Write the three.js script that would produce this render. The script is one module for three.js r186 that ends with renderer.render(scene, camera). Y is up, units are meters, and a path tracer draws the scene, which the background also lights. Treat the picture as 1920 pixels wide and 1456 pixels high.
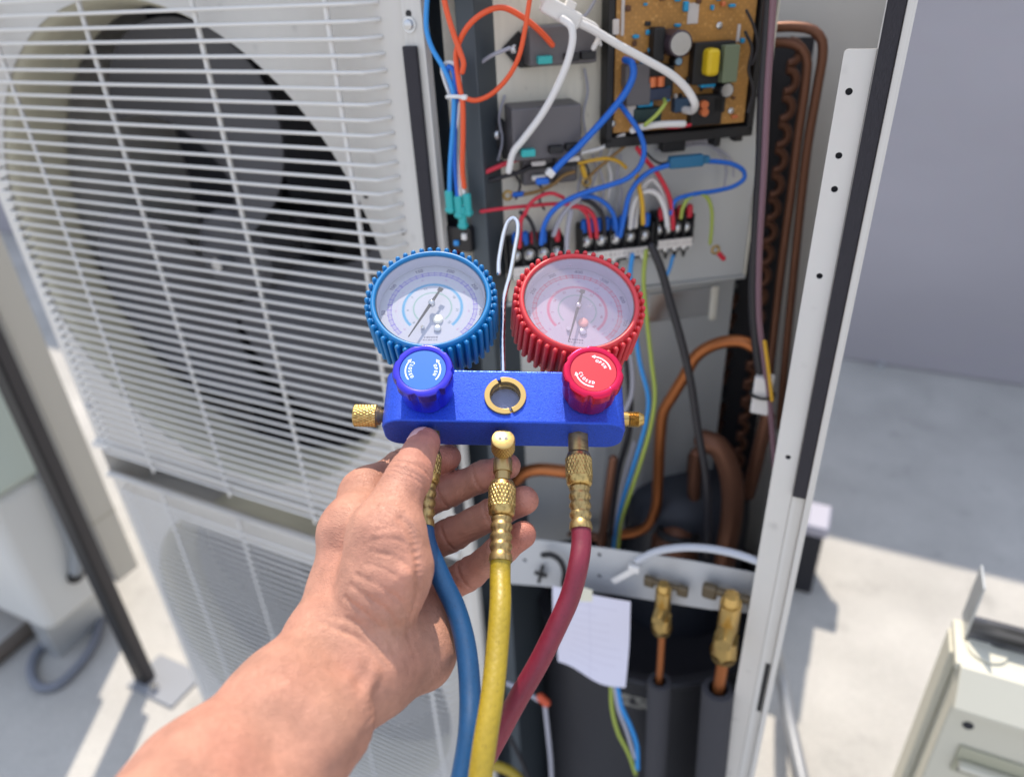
import * as THREE from 'three';
import { RoundedBoxGeometry } from 'three/addons/geometries/RoundedBoxGeometry.js';
import { mergeGeometries, mergeVertices } from 'three/addons/utils/BufferGeometryUtils.js';
import { Brush, Evaluator, SUBTRACTION } from 'three-bvh-csg';

// ---------- camera, sky, sun, exposure ----------
const scene = new THREE.Scene();
const camera = new THREE.PerspectiveCamera(56.93, 1024 / 776, 0.02, 200);
camera.position.set(0,1.45,0.55);
camera.up.set(-0.17957,0.86383,-0.47069);
camera.lookAt(-0.38984,0.94822,-0.22217);
camera.focus = 0.445;
camera.userData.fStop = 4.0;
const SUN = new THREE.Vector3(-0.2425, 0.866, -0.437).normalize();
const SKYGAIN = 1.16;
{
  const W = 512, H = 256, data = new Float32Array(W * H * 4);
  for (let j = 0; j < H; j++) {
    const el = ((j + 0.5) / H - 0.5) * Math.PI, s = Math.max(0, Math.sin(el));
    for (let i = 0; i < W; i++) {
      const az = ((i + 0.5) / W - 0.5) * 2 * Math.PI;
      const d = [Math.cos(el) * Math.cos(az), Math.sin(el), Math.cos(el) * Math.sin(az)];
      const c = d[0] * SUN.x + d[1] * SUN.y + d[2] * SUN.z, k = (j * W + i) * 4;
      const h = Math.pow(1 - s, 2.2), glow = 0.55 * Math.exp(-(1 - c) * 7);
      data[k] = SKYGAIN * (0.62 + 0.36 * h + glow);
      data[k + 1] = SKYGAIN * (0.74 + 0.27 * h + glow * 0.97);
      data[k + 2] = SKYGAIN * (1.0 + 0.06 * h + glow * 0.9);
      data[k + 3] = 1;
    }
  }
  const sky = new THREE.DataTexture(data, W, H, THREE.RGBAFormat, THREE.FloatType);
  sky.mapping = THREE.EquirectangularReflectionMapping;
  sky.magFilter = sky.minFilter = THREE.LinearFilter;
  sky.needsUpdate = true;
  scene.background = sky;
  scene.environment = sky;
}
const sun = new THREE.DirectionalLight(0xfff3e2, 4.9);
sun.position.copy(SUN).multiplyScalar(8);
sun.castShadow = true;
sun.shadow.mapSize.set(2048, 2048);
Object.assign(sun.shadow.camera, { left: -4, right: 4, top: 4, bottom: -4, near: 0.1, far: 20 });
scene.add(sun, sun.target);
const renderer = new THREE.WebGLRenderer({ antialias: true });
renderer.toneMapping = THREE.LinearToneMapping;
renderer.toneMappingExposure = 1.06;
renderer.shadowMap.enabled = true;

// ---------- helpers ----------
let seed = 7;
const rnd = () => { seed = (seed * 1664525 + 1013904223) >>> 0; return seed / 4294967296; };
const V = (a) => new THREE.Vector3(a[0], a[1], a[2]);
const taken = {};
function numbered(n) { const k = taken[n] = (taken[n] ?? -1) + 1; return k ? n + '_' + String(k).padStart(3, '0') : n; }
function mesh(name, geo, mat, parent, pos) {
  const m = new THREE.Mesh(geo, mat);
  m.name = name; m.castShadow = m.receiveShadow = true;
  if (pos) m.position.set(...pos);
  parent.add(m);
  return m;
}
function tag(o, label, category, group) { o.userData.label = label; o.userData.category = category; if (group) o.userData.group = group; return o; }
function thing(name, label, category, pos = [0, 0, 0], group) {
  const g = new THREE.Group(); g.name = numbered(name); g.position.set(...pos); scene.add(g);
  return tag(g, label, category, group);
}
function solid(name, geo, mat, label, category, group, pos) { return tag(mesh(numbered(name), geo, mat, scene, pos), label, category, group); }
function structure(name, geo, mat, pos) { const m = mesh(name, geo, mat, scene, pos); m.userData.kind = 'structure'; return m; }
const box = (w, h, d, r = 0.0015, s = 2) => new RoundedBoxGeometry(w, h, d, s, Math.min(r, w * 0.49, h * 0.49, d * 0.49));
const bx = (x0, x1, y0, y1, z0, z1, r = 0.0012) => box(x1 - x0, y1 - y0, z1 - z0, r).translate((x0 + x1) / 2, (y0 + y1) / 2, (z0 + z1) / 2);
const flat = (q) => { const g = q.index ? q.toNonIndexed() : q.clone(); g.deleteAttribute('uv'); return g; };
const joined = (list) => mergeGeometries(list.map(flat));
const tube = (pts, r, seg = 40, rad = 10, tension = 0.5) => {
  const c = new THREE.CatmullRomCurve3(pts.map(V), false, 'centripetal', tension);
  const t = new THREE.TubeGeometry(c, seg, r, rad, false);
  const caps = [0, 1].map((e) => { const p = c.getPointAt(e); return new THREE.SphereGeometry(r, rad, 5).translate(p.x, p.y, p.z); });
  return mergeGeometries([t, ...caps]);
};
// surface of revolution about +y with optional knurl: rows [axial, radius, knurl amplitude]
function turned(rows, segs = 48, count = 26, pitch = 0.0016) {
  const fine = [];
  for (let i = 0; i < rows.length - 1; i++) {
    const a = rows[i], b = rows[i + 1], k = a[2] && b[2] ? Math.max(2, Math.ceil(Math.abs(b[0] - a[0]) / 0.0004)) : 1;
    for (let j = 0; j < k; j++) fine.push([a[0] + (b[0] - a[0]) * j / k, a[1] + (b[1] - a[1]) * j / k, a[2] && b[2] ? a[2] : 0]);
  }
  fine.push([rows[rows.length - 1][0], rows[rows.length - 1][1], 0]);
  const n = fine.some((r) => r[2]) ? Math.max(segs, 160) : segs, pos = [], uv = [], idx = [];
  const tri = (t) => Math.abs(((t % 1) + 1) % 1 - 0.5) * 2;
  fine.forEach(([y, r, k], i) => {
    for (let j = 0; j <= n; j++) {
      const a = j / n * Math.PI * 2, u = j / n * count, v = y / pitch;
      const q = k ? r - k + k * Math.min(1, 1.7 * Math.min(tri(u + v * 0.5), tri(u - v * 0.5))) : r;
      pos.push(q * Math.cos(a), y, q * Math.sin(a)); uv.push(j / n * 4, y / 0.02);
    }
  });
  for (let i = 0; i < fine.length - 1; i++) for (let j = 0; j < n; j++) {
    const a = i * (n + 1) + j, b = a + n + 1;
    idx.push(a, b, a + 1, b, b + 1, a + 1);
  }
  const g = new THREE.BufferGeometry();
  g.setAttribute('position', new THREE.Float32BufferAttribute(pos, 3));
  g.setAttribute('uv', new THREE.Float32BufferAttribute(uv, 2));
  g.setIndex(idx);
  const w = mergeVertices(g); w.computeVertexNormals();
  return fine.some((r) => r[2]) ? w : creased(g);
}
function creased(g) { // keeps profile corners sharp
  const f = mergeVertices(g); f.computeVertexNormals();
  const h = f.toNonIndexed(); const p = h.attributes.position, nn = h.attributes.normal;
  const a = new THREE.Vector3(), b = new THREE.Vector3(), c = new THREE.Vector3(), o = new THREE.Vector3();
  for (let i = 0; i < p.count; i += 3) {
    a.fromBufferAttribute(p, i); b.fromBufferAttribute(p, i + 1); c.fromBufferAttribute(p, i + 2);
    b.sub(a); c.sub(a); b.cross(c).normalize();
    if (!(b.lengthSq() > 0.5)) continue;
    for (let j = 0; j < 3; j++) {
      o.fromBufferAttribute(nn, i + j);
      if (o.dot(b) < 0.86) nn.setXYZ(i + j, b.x, b.y, b.z);
    }
  }
  return h;
}
// ---------- textures ----------
function hash2(i, j, s) { let h = (i * 374761393 + j * 668265263 + s * 982451653) | 0; h = Math.imul(h ^ (h >>> 13), 1274126177); return ((h ^ (h >>> 16)) >>> 0) / 4294967296; }
function vnoise(x, y, per, s) { // tiles every per cells
  const i = Math.floor(x), j = Math.floor(y), fx = x - i, fy = y - j, u = fx * fx * (3 - 2 * fx), v = fy * fy * (3 - 2 * fy);
  const w = (a) => ((a % per) + per) % per;
  const a = hash2(w(i), w(j), s), b = hash2(w(i + 1), w(j), s), c = hash2(w(i), w(j + 1), s), d = hash2(w(i + 1), w(j + 1), s);
  return a + (b - a) * u + (c - a) * v + (a - b - c + d) * u * v;
}
function fbm(x, y, per, s, oct = 4) { let t = 0, a = 0.5, n = 0; for (let o = 0; o < oct; o++) { t += a * vnoise(x, y, per, s + o); n += a; x *= 2; y *= 2; per *= 2; a *= 0.5; } return t / n; }
function tex(size, fn, srgb = false, rx = 1, ry = rx) {
  const d = new Uint8Array(size * size * 4);
  for (let j = 0; j < size; j++) for (let i = 0; i < size; i++) {
    const c = fn(i / size, j / size, i, j), k = (j * size + i) * 4;
    for (let q = 0; q < 3; q++) d[k + q] = Math.max(0, Math.min(255, (Array.isArray(c) ? c[q] : c) * 255));
    d[k + 3] = 255;
  }
  const t = new THREE.DataTexture(d, size, size);
  t.wrapS = t.wrapT = THREE.RepeatWrapping; t.magFilter = THREE.LinearFilter; t.minFilter = THREE.LinearMipmapLinearFilter; t.generateMipmaps = true;
  t.repeat.set(rx, ry); if (srgb) t.colorSpace = THREE.SRGBColorSpace; t.needsUpdate = true;
  return t;
}
function canvasTex(w, h, draw) {
  const c = document.createElement('canvas'); c.width = w; c.height = h;
  const x = c.getContext('2d'); draw(x, w, h);
  const t = new THREE.CanvasTexture(c); t.colorSpace = THREE.SRGBColorSpace; t.magFilter = THREE.LinearFilter; return t;
}
const grainTex = tex(256, (u, v, i, j) => 0.5 + 0.5 * (hash2(i, j, 3) - 0.5) + 0.3 * (vnoise(u * 64, v * 64, 64, 5) - 0.5));
const blotTex = tex(256, (u, v) => 0.35 + 0.5 * fbm(u * 6, v * 6, 6, 11, 5));
const std = (color, roughness = 0.5, metalness = 0, o = {}) => new THREE.MeshStandardMaterial({ color, roughness, metalness, ...o });
const phys = (o) => new THREE.MeshPhysicalMaterial(o);
const worn = (color, roughness, metalness, o = {}) => std(color, 1, metalness, { roughnessMap: tex(128, (u, v, i, j) => roughness * (0.75 + 0.5 * fbm(u * 5, v * 5, 5, 21, 5)) + 0.05 * (hash2(i, j, 9) - 0.5)), ...o });
const M = {
  white: worn('#d6d4d1', 0.5, 0, { bumpMap: grainTex, bumpScale: 0.00008 }),
  guard: std('#d2d0cc', 0.42),
  cream: worn('#d8d4c0', 0.5, 0),
  galv: worn('#b9bcbd', 0.42, 0.55),
  plate: worn('#e6e3d8', 0.42, 0.1),
  slate: std('#4a5258', 0.5, 0.3),
  dark: std('#22232a', 0.7),
  black: std('#17171a', 0.55),
  blackGloss: std('#15151a', 0.32),
  foam: std('#39373c', 0.95, 0, { bumpMap: grainTex, bumpScale: 0.0008 }),
  copper: worn('#a8683f', 0.4, 0.85),
  copperDull: worn('#74503f', 0.5, 0.7),
  brass: worn('#c6a768', 0.32, 0.9),
  brassOld: worn('#b59a66', 0.4, 0.88),
  steel: std('#c4c6c9', 0.25, 1),
  chrome: std('#dadce0', 0.1, 1),
  relay: std('#5c595c', 0.45),
  insul: std('#3b3b40', 0.9, 0, { bumpMap: grainTex, bumpScale: 0.0004 }),
  paper: std('#cfcfe0', 0.85),
};
const grime = tex(256, (u, v, i, j) => { const a = fbm(u * 7, v * 7, 7, 83, 5), t = Math.max(0.8, Math.min(1, 0.9 + 0.8 * (a - 0.42))) * (0.94 + 0.1 * hash2(i, j, 4)); return [t, t * (0.96 + 0.04 * t), t * (0.9 + 0.1 * t)]; }, true);
M.brassPlain = M.brass.clone(); M.brass.map = grime; M.brassOld.map = grime;
const dust = tex(512, (u, v, i, j) => { const a = fbm(u * 5, v * 5, 5, 101, 6), st = fbm(u * 40, v * 6, 40, 111, 4), sp = fbm(u * 60, v * 60, 60, 121, 2); let t = 0.95 + 0.07 * (a - 0.5) + 0.05 * (st - 0.5); if (sp > 0.8) t -= (sp - 0.8) * 0.5; return [t, t * (0.985 + 0.02 * a), t * (0.96 + 0.04 * a)]; }, true);
M.white.map = dust; M.cream.map = dust; M.plate.map = dust;
const wireMat = (c) => std(c, 0.42);
const WM = { blue: wireMat('#0f62c4'), sky: wireMat('#2f8fd8'), orange: wireMat('#e0562a'), white: wireMat('#dcdad8'), grey: wireMat('#a9a9b4'), red: wireMat('#c8283c'), black: wireMat('#232228'), yellow: wireMat('#d3a428'), green: wireMat('#5f9a55'), lime: wireMat('#9fae4c'), teal: std('#2aa7a6', 0.35), brown: wireMat('#8a6a3a'), pink: wireMat('#7a5c68') };

// ---------- setting ----------
{
  const col = tex(1024, (u, v, i, j) => {
    const a = fbm(u * 5, v * 5, 5, 31, 6), b = fbm(u * 22, v * 22, 22, 47, 4), g = hash2(i, j, 5);
    let t = 0.665 + 0.10 * (a - 0.5) + 0.08 * (b - 0.5) + 0.05 * (g - 0.5);
    const spot = fbm(u * 40, v * 40, 40, 77, 3); if (spot > 0.7) t -= (spot - 0.7) * 0.25;
    return [t * 1.0, t * 0.985, t * 0.955];
  }, true, 12);
  const bump = tex(512, (u, v, i, j) => 0.6 * fbm(u * 30, v * 30, 30, 55, 4) + 0.4 * hash2(i, j, 8), false, 24);
  const g = new THREE.PlaneGeometry(36, 36, 1, 1).rotateX(-Math.PI / 2);
  structure('floor', g, std('#ffffff', 0.9, 0, { map: col, bumpMap: bump, bumpScale: 0.002 }));
  const wcol = tex(512, (u, v) => { const t = 0.635 + 0.10 * (fbm(u * 4, v * 4, 4, 61, 5) - 0.5); return [t * 0.985, t * 0.965, t]; }, true, 3, 1);
  const w = thing('parapet_wall', 'tall plain grey rendered parapet wall along the back of the roof terrace', 'wall', [0, 0, -2.47]);
  mesh('wall_body', box(16, 2.19, 0.16, 0.01).translate(0, 1.095, 0), std('#ffffff', 0.9, 0, { map: wcol, bumpMap: grainTex, bumpScale: 0.0006 }), w);
  mesh('coping', box(16.04, 0.05, 0.21, 0.01).translate(0, 2.216, 0), std('#8f8f8c', 0.85), w);
  mesh('anchor_bolt', new THREE.CylinderGeometry(0.014, 0.014, 0.05, 12).rotateX(Math.PI / 2).translate(0, 0, 0.1), M.galv, w, [0.2028,0.0033,-2.39]).position.z = 0;
}
// ---------- the outdoor unit ----------
const XL = -1.03, XD = -0.346, XR = 0.011, TOP = 1.54, BOT = 0.12, FZ = -0.012, BACK = -0.345;
const unit = thing('outdoor_unit', 'tall off-white two-fan condenser unit with its service panel taken off', 'condenser unit', [0, BOT, 0]);
{
  const U = (name, geo, mat) => mesh(name, geo.translate(0, -BOT, 0), mat, unit);
  const fans = [[-0.715, 1.149], [-0.715, 0.475]], FR = 0.298;
  // upper and lower front panels with round openings
  const panel = (y0, y1, cy) => {
    const s = new THREE.Shape();
    s.moveTo(XL, y0); s.lineTo(XD - 0.018, y0); s.lineTo(XD - 0.018, y1); s.lineTo(XL, y1); s.closePath();
    const h = new THREE.Path(); h.absarc(-0.715, cy, FR, 0, Math.PI * 2, true); s.holes.push(h);
    return new THREE.ExtrudeGeometry(s, { depth: 0.0012, bevelEnabled: false, curveSegments: 72 }).translate(0, 0, FZ - 0.0012);
  };
  U('front_panel', panel(0.840, TOP, 1.149), M.white);
  U('front_panel', panel(BOT, 0.768, 0.475), M.white);
  // ledge between the two panels: pressed channel
  const pr = [[0.840, FZ], [0.838, -0.003], [0.831, 0], [0.828, -0.003], [0.829, -0.08], [0.72, -0.085], [0.72, -0.019], [0.773, -0.016], [0.776, -0.009], [0.774, -0.003], [0.769, -0.003], [0.7675, -0.0136], [0.71, -0.0136], [0.71, -0.09], [0.840, -0.09]];
  const ls = new THREE.Shape(pr.map(([y, z]) => new THREE.Vector2(-z, y)));
  U('pressed_ledge', new THREE.ExtrudeGeometry(ls, { depth: XD - 0.018 - XL, bevelEnabled: false }).rotateY(Math.PI / 2).translate(XL, 0, 0), M.white);
  // narrow strip by the service opening with its edge return
  U('edge_strip', bx(XD - 0.0195, XD, BOT, TOP, FZ - 0.001, FZ + 0.004), M.white);
  U('edge_return', bx(XD - 0.0005, XD + 0.0014, BOT, TOP, FZ - 0.004, FZ + 0.006, 0.0004), M.white);
  U('foam_strip', bx([-0.3677,1.4003,-0.006][0] + 0.002, [-0.3677,1.4003,-0.006][0] + 0.0155, 0.9, [-0.3634,1.4011,-0.006][1], FZ + 0.0042, FZ + 0.0085), M.foam);
  // bell mouths, fans, guards
  for (const [cx, cy] of fans) {
    const prof = [[FR + 0.004, -0.0125], [FR, -0.016], [FR - 0.006, -0.026], [FR - 0.009, -0.045], [FR - 0.009, -0.085], [FR - 0.005, -0.095]];
    U('bell_mouth', new THREE.LatheGeometry(prof.map(([r, z]) => new THREE.Vector2(r, z)), 90).rotateX(Math.PI / 2).translate(cx, cy, 0), M.cream);
    const fan = new THREE.Group(); fan.name = 'fan'; fan.position.set(cx, cy - BOT, -0.105); unit.add(fan);
    const grey = std('#4e4e53', 0.6);
    mesh('hub', turned([[-0.045, 0.0], [-0.045, 0.062], [0.012, 0.06], [0.02, 0.052], [0.022, 0.0]], 40).rotateX(Math.PI / 2), grey, fan);
    mesh('hub_nut', new THREE.CylinderGeometry(0.009, 0.009, 0.03, 6).rotateX(Math.PI / 2).translate(0, 0, 0.03), M.steel, fan);
    for (let k = 0; k < 3; k++) {
      const P = [], I = [], n = 14, m = 16;
      for (let side = 0; side < 2; side++) for (let i = 0; i <= n; i++) for (let j = 0; j <= m; j++) {
        const t = i / n, w = j / m, r = 0.055 + t * 0.222;
        const a = (w - 0.5) * (1.25 + 0.25 * t) + 0.5 * t * t, z = (0.5 - w) * (0.075 - 0.02 * t) + 0.012 * Math.sin(w * Math.PI) - side * 0.0035;
        const rr = r - 0.03 * t * Math.pow(Math.abs(w - 0.55) * 2, 3);
        P.push(rr * Math.cos(a), rr * Math.sin(a), z);
      }
      const S = (n + 1) * (m + 1);
      for (let side = 0; side < 2; side++) for (let i = 0; i < n; i++) for (let j = 0; j < m; j++) {
        const q = side * S + i * (m + 1) + j, r = q + m + 1;
        side ? I.push(q, q + 1, r, r, q + 1, r + 1) : I.push(q, r, q + 1, r, r + 1, q + 1);
      }
      const g = new THREE.BufferGeometry(); g.setAttribute('position', new THREE.Float32BufferAttribute(P, 3)); g.setIndex(I); g.computeVertexNormals();
      mesh('fan_blade', g, grey, fan).rotation.z = 1.25 + k * 2.0944 + (cy < 1 ? 0.9 : 0);
    }
    U('motor_bracket', joined([bx(cx - 0.012, cx + 0.012, cy - 0.31, cy + 0.31, -0.2, -0.19), bx(cx - 0.07, cx + 0.07, cy - 0.05, cy + 0.05, -0.215, -0.15, 0.02)]), M.dark);
    const guard = new THREE.Group(); guard.name = 'fan_guard'; guard.position.set(0, cy - BOT, 0); unit.add(guard);
    const x0 = -0.987, x1 = -0.4, zf = 0.006;
    const bar = new THREE.TubeGeometry(new THREE.CatmullRomCurve3([[x0 - 0.008, 0, FZ], [x0 - 0.006, 0, -0.003], [x0, 0, zf], [x0 + 0.02, 0, zf + 0.001], [-0.7, 0, zf + 0.003], [x1 - 0.02, 0, zf + 0.001], [x1, 0, zf], [x1 + 0.006, 0, -0.003], [x1 + 0.01, 0, FZ]].map(V), false, 'catmullrom', 0.15), 30, 0.0018, 7);
    const n = cy > 1 ? 24 : 22;
    for (let k = -n; k <= n; k++) mesh('guard_bar', bar, M.guard, guard, [0, k * 0.013 + (cy > 1 ? -0.0013 : -0.004), 0]);
    const wire = new THREE.CylinderGeometry(0.0026, 0.0026, n * 0.026 + 0.03, 8);
    for (const x of [-0.431, -0.5815, -0.735, -0.8885]) mesh('guard_wire', wire, M.guard, guard, [x, 0, zf - 0.0015]);
  }
  // small fixings on the front
  const screw = (x, y, z, r = 0.0042) => {
    const g = joined([turned([[0, r * 1.5], [0.0012, r * 1.5], [0.0012, r], [0.0035, r * 0.92], [0.0042, r * 0.6], [0.0042, 0]], 20).rotateX(Math.PI / 2)]);
    const s = U('screw', g.translate(x, y, z), M.steel);
    return s;
  };
  { const p = [-0.3583,1.4167,-0.008]; screw(p[0], p[1], FZ + 0.004); const q = [-1.0172,0.8999,-0.012]; screw(q[0], q[1], FZ + 0.001); }
  for (const p of [[-0.3582,1.4248,-0.008], [-0.3933,1.2375,-0.008], [-0.431,1.2697,-0.012]]) U('hole', new THREE.CylinderGeometry(0.0026, 0.0026, 0.002, 14).rotateX(Math.PI / 2).translate(p[0], p[1], p[0] > -0.37 ? FZ + 0.0036 : FZ), M.black);
  // cabinet shell
  U('side_panel', bx(XL - 0.0012, XL, BOT, TOP, BACK, FZ), M.white);
  U('top_panel', bx(XL - 0.004, XD + 0.012, TOP, TOP + 0.012, BACK - 0.004, 0.0), M.white);
  U('top_rail', bx(XD + 0.003, XR, 1.44, TOP, -0.016, -0.0065), M.white);
  U('top_rail', bx(-0.136, XR - 0.002, TOP - 0.03, TOP + 0.002, BACK + 0.0035, BACK + 0.012), M.white);
  U('base_pan', bx(XL, XR, BOT - 0.03, BOT, BACK, FZ), M.white);
  U('rear_coil', bx(XL + 0.004, -0.14, BOT, TOP - 0.004, BACK, BACK + 0.03), std('#404046', 0.8));
  U('rear_panel', bx(-0.139, XR, BOT, TOP, BACK, BACK + 0.003), std('#d6d2ca', 0.6));
  U('right_side_panel', bx(XR - 0.0015, XR, BOT, TOP, BACK + 0.003, -0.001), M.white);
  for (const x of [-0.9, -0.15]) U('foot_rail', bx(x - 0.03, x + 0.03, 0.0, BOT - 0.03, BACK - 0.03, 0.02), M.galv);
  // partition between fan side and machine side
  const px0 = [-0.323,1.4328,-0.022][0], px1 = [-0.306,1.4323,-0.022][0];
  U('partition_edge', bx(px0, px1, BOT, TOP, -0.028, -0.022), M.slate);
  U('partition', bx(px1 - 0.003, px1 - 0.001, BOT, TOP, -0.3, -0.028), M.slate);
  U('inner_side', bx(XD - 0.03, px0 - 0.001, BOT, TOP, -0.05, -0.047), std('#59626a', 0.4, 0.5));
  // right front post: flange with holes, foam strip, outer lip
  const f0 = -0.0255, f1 = -0.0065, ftop = [-0.0229,1.3977,0][1];
  const fs = new THREE.Shape();
  fs.moveTo(f0 + 0.003, ftop); fs.lineTo(f1, ftop); fs.lineTo(f1, BOT); fs.lineTo(f0, BOT); fs.lineTo(f0, ftop - 0.003); fs.quadraticCurveTo(f0, ftop, f0 + 0.003, ftop);
  for (const p of [[-0.0184,1.3722,0], [-0.0176,1.3312,0], [-0.0165,1.3083,0], [-0.016,1.2437,0], [-0.0149,1.0781,0]]) { const h = new THREE.Path(); h.absarc(p[0], p[1], 0.0023, 0, 6.2832, true); fs.holes.push(h); }
  U('post_flange', new THREE.ExtrudeGeometry(fs, { depth: 0.0012, bevelEnabled: false, curveSegments: 14 }).translate(0, 0, -0.002), M.white);
  U('post_backing', bx(f0 + 0.002, f1, BOT, ftop - 0.004, -0.008, -0.005), M.dark);
  const yf = [-0.0009,1.0406,0.002][1];
  U('foam_strip', bx(f1 + 0.0008, 0.0052, yf, TOP, -0.001, 0.0035), M.foam);
  U('post_face', bx(f1, 0.0054, BOT, TOP, -0.004, -0.001), M.white);
  U('post_lip', bx(0.0055, XR, BOT, TOP, -0.006, 0.0045), M.white);
  // slot low on the post
  U('slot', bx([-0.0124,0.767,0][0] + 0.012, [-0.0124,0.767,0][0] + 0.0165, [-0.0026,0.7454,0][1], [-0.0064,0.8212,0][1], -0.0008, 0.0002, 0.0001), M.black);
}
// ---------- inside the machine compartment ----------
const PP = V([-0.3267,1.3018,-0.045]), PYAW = 0.62832;
const PDIR = new THREE.Vector3(Math.cos(PYAW), 0, -Math.sin(PYAW)), PNRM = new THREE.Vector3(Math.sin(PYAW), 0, Math.cos(PYAW));
function onPlate(name, label, category, at, group) { // at: metres along the plate, up it and out from it
  const p = PP.clone().addScaledVector(PDIR, at[0]).addScaledVector(PNRM, at[2]); p.y += at[1];
  const g = thing(name, label, category, p.toArray(), group); g.rotation.y = PYAW; return g;
}
{
  const g = onPlate('mounting_plate', 'cream painted sheet metal plate carrying the electrical parts', 'metal plate', [0, -0.145, 0]);
  const seam = 0.125;
  mesh('plate_sheet', bx(-0.02, 0.128, 0, 0.32, -0.002, 0), M.plate, g);
  mesh('galvanised_sheet', bx(0.1284, 0.283, 0, 0.32, -0.003, -0.001), worn('#c2c5c6', 0.4, 0.3), g);
  mesh('plate_fold', bx(0.2835, 0.2855, 0, 0.32, -0.03, 0.001, 0.0005), M.plate, g);
  mesh('plate_hem', bx(-0.02, 0.285, -0.004, 0, -0.006, 0.002, 0.001), M.galv, g);
}
{ // lower galvanised baffle with a pressed handle
  const g = onPlate('steel_baffle', 'galvanised steel baffle with a pressed handle under the cream plate', 'steel panel', [0, -0.5, -0.02]);
  mesh('baffle_sheet', bx(-0.02, 0.285, 0, 0.35, -0.002, 0), M.galv, g);
  const h0 = [0.1842,-0.1786,-0.02], h1 = [0.2584,-0.1685,-0.02];
  mesh('handle_recess', bx(h0[0], h1[0], h0[1] + 0.482, h1[1] + 0.505, 0.0006, 0.0025, 0.0008), M.steel, g);
  mesh('handle_rim', bx(h1[0] - 0.002, h1[0] + 0.006, h0[1] + 0.476, h1[1] + 0.507, 0.0008, 0.006, 0.002), M.plate, g);
}
// relays
function relayBox(label, q, w, h, d) {
  const g = onPlate('relay_box', label, 'relay', q, 'relay boxes on the cream plate');
  mesh('relay_case', box(w, h, d, 0.002, 3).translate(0, 0, d / 2 + 0.003), M.relay, g);
  mesh('relay_base', box(w + 0.008, h * 0.5, 0.006, 0.001).translate(0, -h * 0.35, 0.0035), M.black, g);
  const ear = mesh('mounting_ear', box(0.02, 0.02, 0.004, 0.001).translate(0, 0, 0.003), M.black, g); ear.position.set(-w / 2 - 0.004, -h * 0.1, 0); ear.rotation.z = 0.7;
  mesh('screw', turned([[0, 0.004], [0.002, 0.0038], [0.003, 0.002], [0.003, 0]], 16).rotateX(Math.PI / 2), M.steel, g, [-w / 2 - 0.008, -h * 0.1, 0.005]);
  for (const [dx, dy] of [[-0.3, -0.32], [0.1, -0.3], [0.34, -0.28]]) mesh('terminal_tab', box(0.012, 0.006, 0.014, 0.0008).translate(dx * w, dy * h, d + 0.004), dx < 0 ? WM.teal : M.black, g);
  return g;
}
{
  const a = [0.0603,0.0259,0.03]; relayBox('dark grey relay box screwed to the plate above the terminal strips', [a[0], a[1], 0], 0.062, 0.044, 0.036);
  const b = [0.0769,0.0938,0.03]; relayBox('dark grey relay box beside the circuit board with an orange wire plugged in', [b[0], b[1], 0], 0.058, 0.03, 0.03);
  const c = [0.0677,-0.0091,0.012]; const g = onPlate('relay_socket', 'low black relay socket with pale spade terminals under the grey box', 'relay socket', [c[0], c[1], 0]);
  mesh('socket_body', box(0.052, 0.03, 0.016, 0.002).translate(0, 0, 0.008), M.relay, g);
  mesh('rib', box(0.003, 0.03, 0.008, 0.001).translate(0.004, 0, 0.018), M.black, g);
  mesh('rib', box(0.05, 0.003, 0.006, 0.001).translate(0, 0.002, 0.018), M.black, g);
  for (const [x, y] of [[-0.012, 0.006], [-0.012, -0.007], [0.02, 0.007]]) mesh('spade_terminal', box(0.014, 0.005, 0.005, 0.002).translate(x, y, 0.02), WM.white, g);
}
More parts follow.
